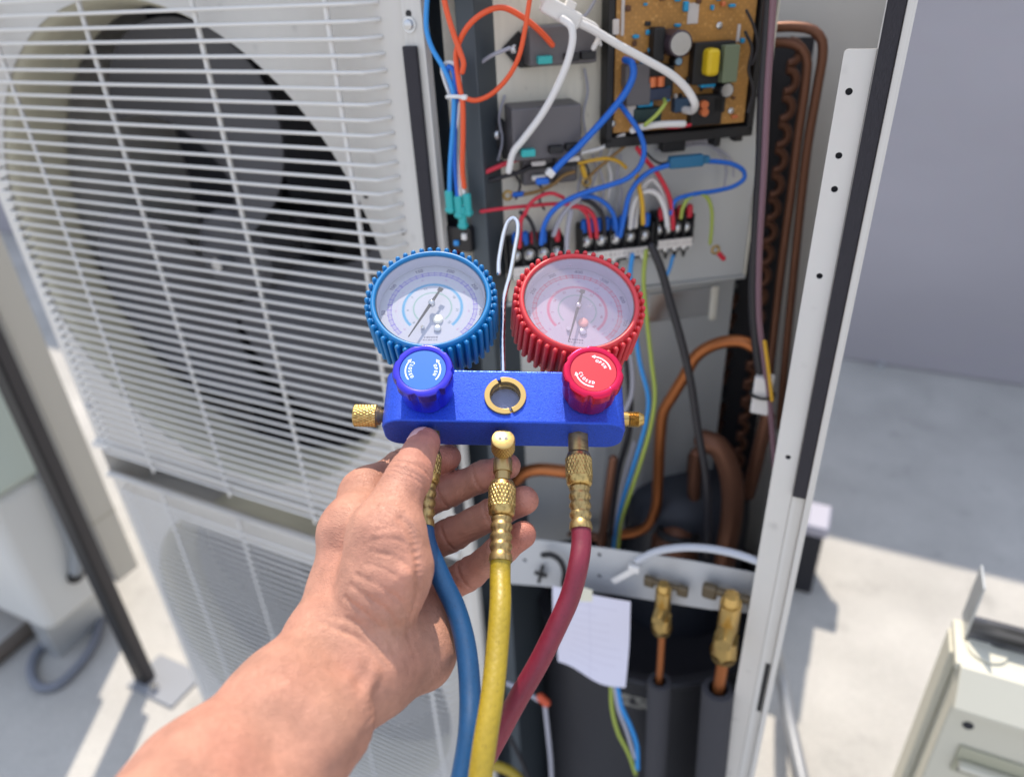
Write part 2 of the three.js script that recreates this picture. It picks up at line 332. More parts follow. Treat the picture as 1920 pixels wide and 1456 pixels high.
// circuit board in its black tray
{
  const a = [0.1262,0.0172,0.02], b = [0.2535,0.0205,0.02];
  const W = b[0] - a[0], H = 0.15, z0 = 0.018;
  const tray = onPlate('board_tray', 'black plastic tray with clips holding the brown circuit board', 'tray', [a[0], a[1], 0]);
  const T = (n, x0, x1, y0, y1, q0, q1) => mesh(n, bx(x0, x1, y0, y1, q0, q1, 0.001), M.black, tray);
  T('tray_back', -0.006, W + 0.006, -0.008, H, 0.004, 0.008);
  T('tray_rim', -0.008, -0.002, -0.008, H, 0.004, 0.024); T('tray_rim', W + 0.002, W + 0.008, -0.008, H, 0.004, 0.024); T('tray_rim', -0.008, W + 0.008, -0.012, -0.003, 0.004, 0.024);
  T('tray_leg', 0.05, 0.072, -0.022, -0.012, 0.004, 0.018); T('tray_leg', 0.1, 0.106, -0.02, -0.012, 0.004, 0.02); T('tray_leg', 0.122, 0.13, -0.018, -0.012, 0.004, 0.016);
  for (const y of [0.03, 0.058, 0.105]) { const c = mesh('tray_clip', new THREE.TorusGeometry(0.008, 0.0016, 8, 18, 3.6), M.black, tray, [W + 0.012, y, 0.014]); c.rotation.z = -1.8; }
  const pcbCol = tex(512, (u, v, i, j) => {
    const n = fbm(u * 6, v * 6, 6, 91, 4), lane = Math.sin((v * 46 + 3 * Math.floor(vnoise(u * 9, v * 9, 9, 3) * 4)) * 3.14) * Math.sin((u * 40 + 5 * Math.floor(vnoise(u * 7, v * 7, 7, 8) * 3)) * 3.14);
    const k = 1.2 + 0.25 * (n - 0.5) + (lane > 0.55 ? 0.12 : 0), pad = hash2(Math.floor(u * 70), Math.floor(v * 70), 4) > 0.965 ? 0.1 : 0;
    return [0.55 * k + pad, 0.40 * k + pad, 0.20 * k + pad * 0.9];
  }, true);
  const pcb = onPlate('circuit_board', 'brown control circuit board crowded with capacitors, chokes and a yellow transformer', 'circuit board', [a[0], a[1], z0]);
  mesh('board', bx(0, W, 0, H, 0, 0.0016, 0.0004), std('#ffffff', 0.45, 0, { map: pcbCol }), pcb);
  const at = (px) => [px[0] - a[0], px[1] - a[1]];
  const cyl = (name, p, r, h, side, top) => { const [x, y] = at(p); const c = mesh(name, turned([[0, r], [h - 0.001, r], [h, r - 0.001], [h, r * 0.86]], 28).rotateX(Math.PI / 2).translate(x, y, 0.0016), side, pcb); mesh('can_top', new THREE.CylinderGeometry(r * 0.87, r * 0.87, 0.001, 24).rotateX(Math.PI / 2).translate(x, y, h + 0.001), top, c); };
  cyl('capacitor', [0.1754,0.0899,0.02], 0.0105, 0.026, std('#3b3038', 0.4), M.steel);
  cyl('capacitor', [0.2256,0.0489,0.02], 0.0065, 0.017, M.black, M.steel);
  cyl('capacitor', [0.1794,0.0752,0.02], 0.004, 0.014, M.black, std('#7fa0b8', 0.3));
  const blk = (name, p, w, h, d, mat) => { const [x, y] = at(p); return mesh(name, box(w, h, d, 0.0012).translate(x, y, d / 2 + 0.0016), mat, pcb); };
  const green = std('#6e7a62', 0.6), yel = std('#d8b81c', 0.5), cyan = std('#1b93c4', 0.4), wind = std('#d2764a', 0.4, 0.3), pale = std('#c9c3c0', 0.6);
  { const t = blk('transformer', [0.2131,0.0714,0.03], 0.038, 0.034, 0.012, M.black); const [x, y] = at([0.208,0.073,0.03]); mesh('winding', box(0.012, 0.022, 0.022, 0.004).translate(x, y, 0.014), yel, t); const [u, v] = at([0.2252,0.0707,0.03]); mesh('core', box(0.014, 0.03, 0.02, 0.001).translate(u, v, 0.012), green, t); }
  const choke = (p, q, horiz) => { const c = blk('choke', p, 0.03, 0.026, 0.01, M.black); for (const w of q) { const [x, y] = at(w); mesh('copper_winding', new THREE.CylinderGeometry(0.0036, 0.0036, 0.008, 14).rotateX(horiz ? 0 : Math.PI / 2).translate(x, y, 0.013), wind, c); } };
  choke([0.1626,0.0595,0.025], [[0.1573,0.0599,0.03], [0.1647,0.0599,0.03]], true);
  choke([0.2111,0.0323,0.025], [[0.2063,0.038,0.03], [0.207,0.0316,0.03]], false);
  for (const p of [[0.1545,0.0729,0.025], [0.1527,0.0416,0.025], [0.2106,0.054,0.025]]) blk('film_capacitor', p, 0.014, 0.005, 0.01, cyan);
  blk('film_capacitor', [0.1727,0.0495,0.025], 0.006, 0.014, 0.01, cyan);
  blk('film_capacitor', [0.1868,0.1165,0.025], 0.004, 0.008, 0.006, cyan);
  blk('heat_sink', [0.1427,0.066,0.025], 0.022, 0.018, 0.014, M.relay); blk('heat_sink', [0.1443,0.0506,0.025], 0.022, 0.018, 0.014, M.relay);
  blk('power_relay', [0.1642,0.0497,0.025], 0.02, 0.01, 0.014, std('#26314a', 0.5)); blk('power_relay', [0.1552,0.0319,0.025], 0.026, 0.012, 0.01, std('#1f3a3a', 0.5));
  blk('bridge_rectifier', [0.1609,0.0894,0.025], 0.010, 0.026, 0.014, M.black); blk('bridge_rectifier', [0.2226,0.0361,0.025], 0.012, 0.014, 0.01, M.black);
  blk('board_label', [0.1951,0.1107,0.02], 0.010, 0.016, 0.0006, pale); blk('jumper', [0.132,0.114,0.02], 0.003, 0.034, 0.001, pale); blk('jumper', [0.2388,0.093,0.02], 0.003, 0.014, 0.001, pale); blk('jumper', [0.1967,0.0637,0.02], 0.003, 0.014, 0.002, std('#8f86b8', 0.5));
  blk('connector', [0.1407,0.0368,0.02], 0.008, 0.012, 0.008, pale); blk('connector', [0.1248,0.1043,0.02], 0.006, 0.012, 0.006, pale); blk('connector', [0.1871,0.038,0.02], 0.014, 0.012, 0.01, std('#2b4660', 0.5));
  for (let k = 0; k < 70; k++) blk(k % 3 ? 'resistor' : 'small_capacitor', [a[0] + 0.008 + rnd() * (W - 0.016), a[1] + 0.006 + rnd() * (H - 0.03), 0], 0.002 + rnd() * 0.004, 0.002 + rnd() * 0.004, 0.002 + rnd() * 0.004, [M.black, pale, cyan, wind, std('#5a3a28', 0.5)][k % 5]);
  for (const p of [[0.2389,0.0285,0.022], [0.2197,0.1,0.022], [0.1253,0.0259,0.022]]) { const [x, y] = at(p); mesh('screw', turned([[0, 0.003], [0.002, 0.0028], [0.0028, 0.0014], [0.0028, 0]], 14).rotateX(Math.PI / 2).translate(x, y, 0.0016), M.steel, pcb); }
}
// terminal strips
function terminalStrip(label, p0, p1, screws, text, h = 0.04) {
  const g = onPlate('terminal_strip', label, 'terminal block', [p0[0], p0[1], 0], 'terminal strips along the bottom of the plate');
  const w = p1[0] - p0[0], sk = (p1[1] - p0[1]) / w;
  mesh('strip_base', box(w, h, 0.014, 0.0015).translate(w / 2, 0, 0.009), M.black, g);
  const n = screws.length, pitch = w / n;
  for (let k = 0; k <= n; k++) mesh('barrier', box(0.0022, h * 0.72, 0.02, 0.0006).translate(Math.min(w - 0.001, Math.max(0.001, k * pitch)), h * 0.1, 0.014), M.black, g);
  for (let k = 0; k < n; k++) {
    const x = (k + 0.5) * pitch;
    mesh('terminal_screw', turned([[0, 0.0052], [0.0016, 0.0052], [0.0016, 0.0044], [0.004, 0.004], [0.005, 0.002], [0.005, 0]], 18).rotateX(Math.PI / 2).translate(x, 0.004, 0.017), M.steel, g);
    mesh('lower_screw', turned([[0, 0.0042], [0.003, 0.004], [0.004, 0]], 14).rotateX(Math.PI / 2).translate(x, -h * 0.42, 0.015), M.steel, g);
    for (const [col, dx] of screws[k]) mesh('crimp_sleeve', new THREE.CapsuleGeometry(0.0032, 0.008, 4, 12).translate(x + dx, h * 0.5 + 0.001, 0.021), WM[col], g);
  }
  const lt = canvasTex(512, 64, (c, W, H) => { c.fillStyle = '#d8d2cc'; c.fillRect(0, 0, W, H); c.fillStyle = '#a49d98'; for (let k = 0; k < text * 3; k++) c.fillRect(18 + k * W / (text * 3), 24, 6 + hash2(k, text, 4) * 12, 16); c.fillStyle = '#8a8582'; for (let k = 1; k < text; k++) c.fillRect(k * W / text - 3, 4, 2, H - 8); });
  mesh('marking_strip', new THREE.BoxGeometry(w - 0.004, 0.0085, 0.002).translate(w / 2, -h * 0.22, 0.0255), std('#ffffff', 0.7, 0, { map: lt }), g);
  for (let k = 0; k < n; k++) mesh('barrier_tooth', new THREE.CylinderGeometry(0.001, 0.004, 0.012, 4).rotateX(Math.PI).translate((k + 0.5) * pitch + pitch * 0.5 - 0.002, -h * 0.62, 0.008), M.black, g);
}
terminalStrip('long black terminal strip with five silver screws, blue sleeves and a white marking strip', [0.0954,-0.0871,0.02], [0.1697,-0.0863,0.02], [[['blue', -0.004], ['blue', 0.004]], [['blue', -0.004], ['blue', 0.004]], [['blue', -0.004], ['blue', 0.004]], [['blue', 0]], [['blue', 0]]], 5);
terminalStrip('short black terminal strip with red sleeves at the end of the row', [0.1718,-0.0827,0.02], [0.2108,-0.0824,0.02], [[['red', 0]], [['red', 0]], [['red', 0]], [['red', 0]]], 4, 0.04);
terminalStrip('black terminal strip with big ring terminals partly behind the red gauge', [0.0244,-0.0939,0.02], [0.0793,-0.0913,0.02], [[['blue', 0]], [['blue', -0.004], ['red', 0.004]], [['blue', 0]], [['red', 0]]], 4, 0.042);
{ // label sticker
  const a = [0.2127,0.0011,0.001]; const g = onPlate('sticker', 'small white printed label stuck below the circuit board', 'label', [a[0], a[1], 0.0006]);
  const t = canvasTex(256, 96, (c) => { c.fillStyle = '#cfccd2'; c.fillRect(0, 0, 256, 96); c.fillStyle = '#7d7a84'; for (let r = 0; r < 3; r++) for (let k = 0; k < 11; k++) c.fillRect(34 + k * 17, 22 + r * 20, 5 + hash2(k, r, 2) * 10, 8); });
  mesh('label_print', new THREE.BoxGeometry(0.036, 0.013, 0.0004), std('#ffffff', 0.6, 0, { map: t }), g);
}
// wires: [colour, radius, points, label, name]
const WIRES = [
  ['sky', 0.0021, [[-0.3344,1.4414,-0.002],[-0.3381,1.4229,-0.002],[-0.3389,1.4122,-0.002],[-0.3354,1.3997,-0.002],[-0.326,1.3846,-0.002],[-0.3202,1.3717,-0.002],[-0.3187,1.3618,-0.002],[-0.3221,1.338,-0.002],[-0.3279,1.3066,-0.002],[-0.3309,1.2822,-0.002]], 'light blue wire running down the edge into the tied bundle'],
  ['blue', 0.0021, [[-0.3175,1.3591,-0.004],[-0.3174,1.3715,-0.004],[-0.3183,1.3828,-0.004],[-0.3214,1.386,-0.004],[-0.3243,1.3828,-0.004],[-0.3214,1.3714,-0.004],[-0.3191,1.359,-0.004],[-0.3216,1.3333,-0.004],[-0.3242,1.3064,-0.004],[-0.3243,1.2774,-0.004]], 'blue wire doubled back in a loop inside the white tie'],
  ['white', 0.0018, [[-0.3237,1.3602,-0.007],[-0.3289,1.375,-0.007],[-0.3305,1.384,-0.007],[-0.3254,1.3884,-0.007],[-0.3185,1.3869,-0.007],[-0.3152,1.38,-0.007],[-0.3152,1.369,-0.007],[-0.3172,1.3586,-0.007],[-0.3238,1.3327,-0.007],[-0.3226,1.3012,-0.007],[-0.3182,1.278,-0.007]], 'white wire looped over the blue one in the tied bundle'],
  ['white', 0.0016, [[-0.3151,1.3581,-0.005],[-0.3187,1.3419,-0.005],[-0.3246,1.3242,-0.005],[-0.3236,1.3016,-0.005],[-0.3214,1.2677,-0.005]], 'thin white wire dropping from the tie to the lowest spade connector'],
  ['orange', 0.0023, [[-0.3196,1.441,0.001],[-0.317,1.4256,0.001],[-0.3127,1.4106,0.001],[-0.3081,1.3975,0.001],[-0.3055,1.389,0.001],[-0.3071,1.3827,0.001]], 'short orange wire coming down from the top edge'],
  ['orange', 0.0023, [[-0.3136,1.3831,-0.002],[-0.3134,1.3957,-0.002],[-0.3091,1.4049,-0.002],[-0.2995,1.4162,-0.002],[-0.2889,1.4243,-0.01],[-0.2789,1.4265,-0.02],[-0.2663,1.4189,-0.03],[-0.2562,1.4082,-0.04],[-0.2494,1.3971,-0.05]], 'orange wire arching over to the relay beside the board'],
  ['orange', 0.0020, [[-0.2502,1.4382,-0.012],[-0.2534,1.4241,-0.012],[-0.2561,1.4125,-0.012],[-0.2629,1.3915,-0.012],[-0.2741,1.3758,-0.012],[-0.2893,1.3637,-0.01],[-0.3014,1.3599,-0.006],[-0.3081,1.3621,-0.002]], 'orange wire hanging in a wide open loop'],
  ['orange', 0.0023, [[-0.3136,1.3831,-0.002],[-0.3124,1.3698,-0.002],[-0.3108,1.3595,-0.002],[-0.3126,1.334,-0.002],[-0.316,1.3027,-0.002],[-0.3156,1.2889,-0.002]], 'orange wire running straight down beside the blue bundle'],
  ['white', 0.0031, [[-0.2323,1.4168,-0.03],[-0.2257,1.4122,-0.03],[-0.2239,1.4048,-0.03],[-0.2276,1.3888,-0.03],[-0.2374,1.3683,-0.03],[-0.2522,1.3457,-0.03],[-0.2691,1.3261,-0.03],[-0.2798,1.314,-0.03],[-0.2848,1.2981,-0.03]], 'thick white cable slanting down across the grey relay box'],
  ['white', 0.0034, [[-0.2524,1.4379,-0.0248],[-0.2437,1.4272,-0.0311],[-0.2328,1.4177,-0.0391],[-0.2176,1.4092,-0.0501],[-0.1977,1.3954,-0.0646],[-0.177,1.382,-0.0796],[-0.1587,1.3692,-0.0929],[-0.1472,1.3566,-0.1012],[-0.1414,1.3459,-0.1054],[-0.1465,1.3377,-0.1203],[-0.1558,1.336,-0.1321]], 'thick white sleeved cable sweeping across the circuit board'],
  ['white', 0.0022, [[-0.2338,1.4174,-0.0569],[-0.2248,1.4129,-0.0634],[-0.2182,1.4078,-0.0682],[-0.2167,1.3999,-0.0693],[-0.2199,1.393,-0.067]], 'short white wire curling down to the upper relay'],
  ['grey', 0.0014, [[-0.2292,1.4305,-0.101],[-0.2337,1.4212,-0.0978],[-0.2385,1.4151,-0.0942],[-0.245,1.414,-0.0896]], 'thin grey lead at the top beside the cable clamp'],
  ['grey', 0.0016, [[-0.3286,1.3689,-0.035],[-0.3151,1.3808,-0.035],[-0.3002,1.3899,-0.035],[-0.2816,1.3963,-0.035]], 'thin grey tie tail poking out from the bundle'],
  ['blue', 0.0030, [[-0.2024,1.3808,-0.0982],[-0.1908,1.3793,-0.0819],[-0.1898,1.3718,-0.0827],[-0.1939,1.3597,-0.0797],[-0.2043,1.3444,-0.0722],[-0.2179,1.3282,-0.0623],[-0.2302,1.3143,-0.0533],[-0.2411,1.3036,-0.0454],[-0.2482,1.2952,-0.0402]], 'thick blue wire from the board down to the relay socket'],
  ['blue', 0.0024, [[-0.2062,1.3468,-0.0955],[-0.1933,1.3371,-0.0863],[-0.1849,1.3221,-0.0924],[-0.1811,1.308,-0.0952],[-0.183,1.2951,-0.0938],[-0.1916,1.2846,-0.0875],[-0.2053,1.2795,-0.0776],[-0.2215,1.2755,-0.0658],[-0.2377,1.2697,-0.0541],[-0.2499,1.2604,-0.0452],[-0.2565,1.2473,-0.0404],[-0.2589,1.2314,-0.0387]], 'blue wire bending round below the board to the left strip'],
  ['red', 0.0022, [[-0.3106,1.2947,-0.0258],[-0.2974,1.2999,-0.0354],[-0.2854,1.3042,-0.0441],[-0.2714,1.3065,-0.0543]], 'red wire with pale tip plugged into the relay socket'],
  ['red', 0.0018, [[-0.31,1.2624,-0.02],[-0.2948,1.2631,-0.0311],[-0.2745,1.2631,-0.0458],[-0.2541,1.2626,-0.0607],[-0.2376,1.2587,-0.0727],[-0.2292,1.2495,-0.0788],[-0.2265,1.2337,-0.0807],[-0.2256,1.2273,-0.0814]], 'red wire running level above the terminal strips'],
  ['red', 0.0022, [[-0.2417,1.2592,-0.0697],[-0.23,1.2557,-0.0782],[-0.2241,1.2479,-0.0825],[-0.2214,1.2352,-0.0844],[-0.2209,1.2267,-0.0848]], 'short red wire curving into the long terminal strip'],
  ['red', 0.0018, [[-0.2737,1.2579,-0.0365],[-0.2695,1.2672,-0.0396],[-0.2621,1.2731,-0.045],[-0.2532,1.275,-0.0514],[-0.2444,1.2701,-0.0579]], 'small red arch above the left terminal strip'],
  ['red', 0.0022, [[-0.2754,1.2586,-0.0402],[-0.2785,1.252,-0.038],[-0.2796,1.242,-0.0372],[-0.2805,1.2267,-0.0365]], 'red wire dropping to the first screw of the left strip'],
  ['black', 0.0020, [[-0.2786,1.259,-0.0379],[-0.2731,1.2534,-0.0419],[-0.2693,1.2428,-0.0447],[-0.2685,1.2261,-0.0453]], 'black wire dropping to the second screw of the left strip'],
  ['black', 0.0020, [[-0.3122,1.2858,-0.0308],[-0.2981,1.289,-0.0411],[-0.2839,1.2922,-0.0514],[-0.2697,1.2988,-0.0617]], 'black wire slanting under the red one to the socket'],
  ['black', 0.0022, [[-0.2341,1.2646,-0.0776],[-0.2249,1.2585,-0.0844],[-0.2171,1.2463,-0.09],[-0.2151,1.2273,-0.0915]], 'black wire arching into the long terminal strip'],
  ['blue', 0.0021, [[-0.2308,1.2685,-0.0714],[-0.2209,1.2663,-0.0786],[-0.2116,1.2583,-0.0854],[-0.2054,1.2464,-0.0898],[-0.2025,1.2284,-0.092]], 'thin blue wire arching into the middle of the long strip'],
  ['blue', 0.0024, [[-0.1987,1.2288,-0.0886],[-0.1955,1.25,-0.0909],[-0.1926,1.2667,-0.093],[-0.1864,1.2787,-0.0975],[-0.176,1.2872,-0.1051],[-0.1637,1.2907,-0.114]], 'blue wire rising from the strip to the inline connector'],
  ['blue', 0.0022, [[-0.1366,1.2889,-0.1461],[-0.1244,1.2871,-0.1549],[-0.1118,1.2829,-0.164],[-0.1037,1.276,-0.1699],[-0.1026,1.2693,-0.1707],[-0.1099,1.263,-0.1654],[-0.1264,1.2598,-0.1535],[-0.1438,1.2588,-0.1408],[-0.1583,1.2543,-0.1302],[-0.1611,1.2422,-0.1282]], 'blue wire looping out right from the inline connector'],
  ['red', 0.0023, [[-0.1908,1.3061,-0.1066],[-0.1834,1.2948,-0.1121],[-0.1726,1.2791,-0.1199],[-0.1639,1.2601,-0.1262],[-0.1598,1.2421,-0.1292],[-0.1585,1.2272,-0.1301]], 'red wire falling to the short terminal strip'],
  ['white', 0.0026, [[-0.1938,1.2327,-0.1045],[-0.1927,1.2502,-0.1053],[-0.1888,1.262,-0.1081],[-0.1813,1.2661,-0.1136],[-0.1734,1.2622,-0.1193],[-0.1667,1.2481,-0.1242],[-0.1631,1.2299,-0.1268]], 'white jumper arching between the two terminal strips'],
  ['white', 0.0022, [[-0.191,1.2315,-0.1127],[-0.19,1.2523,-0.1134],[-0.1863,1.2681,-0.1161],[-0.1798,1.2754,-0.1209],[-0.1715,1.2644,-0.1268],[-0.1663,1.2484,-0.1306],[-0.1631,1.2301,-0.1329]], 'second white jumper arching higher between the strips'],
  ['yellow', 0.0024, [[-0.1899,1.2873,-0.1012],[-0.1869,1.2733,-0.1033],[-0.1837,1.257,-0.1056],[-0.1821,1.2373,-0.1068]], 'yellow wire standing in the last screw of the long strip'],
  ['lime', 0.0019, [[-0.1525,1.237,-0.1345],[-0.1514,1.2473,-0.1353],[-0.1471,1.2561,-0.1384],[-0.1395,1.2593,-0.1439],[-0.1321,1.2543,-0.1493],[-0.1277,1.2434,-0.1525],[-0.1259,1.2273,-0.1538],[-0.1257,1.2077,-0.154]], 'green and yellow earth wire arching off the short strip'],
  ['brown', 0.0018, [[-0.2801,1.272,-0.0517],[-0.2694,1.2737,-0.0594],[-0.2587,1.2784,-0.0672],[-0.2496,1.2862,-0.0739],[-0.2422,1.2883,-0.0792]], 'brown lead with a blue sleeve ending in a ring'],
  ['yellow', 0.0017, [[-0.2388,1.2951,-0.0842],[-0.2281,1.2968,-0.0919],[-0.2165,1.2971,-0.1003],[-0.2081,1.2933,-0.1065],[-0.2021,1.2873,-0.1108]], 'thin yellow lead bent above the long strip'],
  ['brown', 0.0016, [[-0.2329,1.2798,-0.0884],[-0.2255,1.2878,-0.0938],[-0.2165,1.2956,-0.1004],[-0.2059,1.3051,-0.108],[-0.1987,1.3119,-0.1133]], 'thin brown lead rising towards the board tray'],
  ['grey', 0.0024, [[-0.2553,1.2333,-0.0598],[-0.2501,1.248,-0.0636],[-0.2434,1.2584,-0.0685],[-0.2334,1.2672,-0.0757],[-0.2293,1.2716,-0.0787]], 'grey sleeved wire behind the blue bend'],
  ['grey', 0.0026, [[-0.2444,1.2095,-0.0677],[-0.2448,1.2266,-0.0674],[-0.2434,1.2421,-0.0684],[-0.2417,1.2541,-0.0697]], 'pale grey wire hanging between the strips'],
  ['white', 0.0018, [[-0.2433,1.3032,-0.0809],[-0.2331,1.305,-0.0883],[-0.2208,1.3075,-0.0972],[-0.2127,1.3133,-0.1031],[-0.2046,1.3172,-0.109]], 'white lead running from the socket to the board tray'],
  ['white', 0.0030, [[-0.192,1.3243,-0.0934],[-0.1841,1.3263,-0.0991],[-0.1705,1.3272,-0.109],[-0.1535,1.3261,-0.1214]], 'white sleeved lead lying along the bottom of the board'],
  ['red', 0.0016, [[-0.1923,1.3248,-0.1006],[-0.1762,1.3255,-0.1123],[-0.163,1.3229,-0.1219],[-0.1499,1.3235,-0.1314]], 'red lead tucked behind the white sleeve under the board'],
  ['lime', 0.0018, [[-0.1723,1.3473,-0.1201],[-0.1676,1.3444,-0.105],[-0.1735,1.3362,-0.1007],[-0.1812,1.3289,-0.0951]], 'green and yellow lead on the face of the circuit board'],
  ['grey', 0.0014, [[-0.3082,1.3562,-0.0535],[-0.3122,1.3295,-0.0506],[-0.312,1.3013,-0.0508],[-0.3155,1.2622,-0.0482],[-0.3119,1.2143,-0.0508]], 'pale grey lead lying flat on the plate by the partition'],
];
WIRES.push(
  ['black', 0.0012, [[-0.3029,1.3015,-0.0524],[-0.2945,1.2899,-0.0585],[-0.2895,1.2781,-0.0621],[-0.2929,1.2649,-0.0597]], 'thin black lead hanging flat beside the relay socket'],
  ['grey', 0.0013, [[-0.2416,1.2994,-0.0945],[-0.2399,1.2856,-0.0957],[-0.2432,1.2699,-0.0933],[-0.2406,1.2532,-0.0952]], 'thin grey lead falling straight between the two strips'],
  ['grey', 0.0012, [[-0.2257,1.3031,-0.1085],[-0.2272,1.2886,-0.1074],[-0.2235,1.2706,-0.1101],[-0.2248,1.2444,-0.1092]], 'thin grey lead hanging below the tray to the long strip'],
  ['white', 0.0013, [[-0.2152,1.3078,-0.1112],[-0.2191,1.2937,-0.1083],[-0.2163,1.2786,-0.1104],[-0.2185,1.2575,-0.1088]], 'thin white lead hanging below the tray to the long strip'],
  ['black', 0.0014, [[-0.1147,1.3961,-0.1619],[-0.1085,1.383,-0.1664],[-0.1092,1.3659,-0.166],[-0.1039,1.3477,-0.1698],[-0.1062,1.3297,-0.1681]], 'thin black lead looping along the edge of the board tray'],
  ['black', 0.0013, [[-0.1156,1.4126,-0.1613],[-0.1087,1.3998,-0.1663],[-0.1044,1.3827,-0.1694],[-0.1071,1.37,-0.1674]], 'thin black lead at the top corner of the board tray'],
  ['grey', 0.0012, [[-0.1828,1.2972,-0.1421],[-0.1656,1.2984,-0.1547],[-0.1393,1.2977,-0.1738],[-0.1192,1.2816,-0.1884],[-0.1159,1.2657,-0.1908]], 'thin grey lead curving above the inline connector'],
  ['white', 0.0014, [[-0.2338,1.4044,-0.0754],[-0.2286,1.4048,-0.0792],[-0.2226,1.4012,-0.0835],[-0.2203,1.3937,-0.0853]], 'thin white lead bending behind the thick sleeved cable'],
);
for (const [c, pts, label] of [
  ['grey', [[-0.2991,1.3558,-0.0576],[-0.3038,1.3383,-0.0542],[-0.3023,1.3188,-0.0553],[-0.3062,1.3013,-0.0525]], 'hair-thin grey lead on the plate left of the grey relay box'], ['grey', [[-0.2401,1.3728,-0.1005],[-0.2376,1.3549,-0.1023],[-0.2407,1.3352,-0.1],[-0.2381,1.3125,-0.1019]], 'hair-thin grey lead on the plate between relay box and board tray'], ['black', [[-0.2391,1.2953,-0.0963],[-0.2349,1.284,-0.0994],[-0.2373,1.2723,-0.0976],[-0.233,1.2616,-0.1007]], 'hair-thin black lead zigzagging beside the brown ring terminal'],
  ['black', [[-0.2734,1.2775,-0.0689],[-0.2702,1.2706,-0.0712],[-0.2729,1.2629,-0.0693],[-0.2697,1.2533,-0.0716]], 'hair-thin black lead dangling under the relay socket'], ['grey', [[-0.2323,1.2979,-0.1037],[-0.2296,1.2829,-0.1056],[-0.2329,1.2681,-0.1033],[-0.2293,1.2533,-0.1059]], 'hair-thin grey lead on the plate beside the yellow lead'], ['grey', [[-0.2097,1.2961,-0.1176],[-0.2119,1.2795,-0.1161],[-0.208,1.2639,-0.1189],[-0.2101,1.2454,-0.1173]], 'hair-thin grey lead dropping beside the falling blue bend'],
  ['black', [[-0.1888,1.2974,-0.1304],[-0.1825,1.2899,-0.135],[-0.1763,1.2862,-0.1395],[-0.1668,1.2882,-0.1463]], 'hair-thin black lead touching the inline connector'], ['black', [[-0.178,1.3156,-0.1283],[-0.1725,1.3065,-0.1323],[-0.1659,1.3087,-0.1371],[-0.1603,1.3139,-0.1412]], 'hair-thin black lead sagging under the board tray legs'], ['grey', [[-0.1351,1.2958,-0.1743],[-0.1282,1.2871,-0.1793],[-0.1225,1.2733,-0.1835],[-0.1227,1.2556,-0.1833]], 'hair-thin grey lead on the plate right of the inline connector'],
]) solid('thin_lead', tube(pts, 0.0012, 30, 7), WM[c], label, 'wire', 'thin loose leads on the plate');
for (const [c, r, pts, label] of WIRES) solid('wire', tube(pts, r, 48, 8), WM[c], label, 'wire', 'loose wires in the electrical compartment');
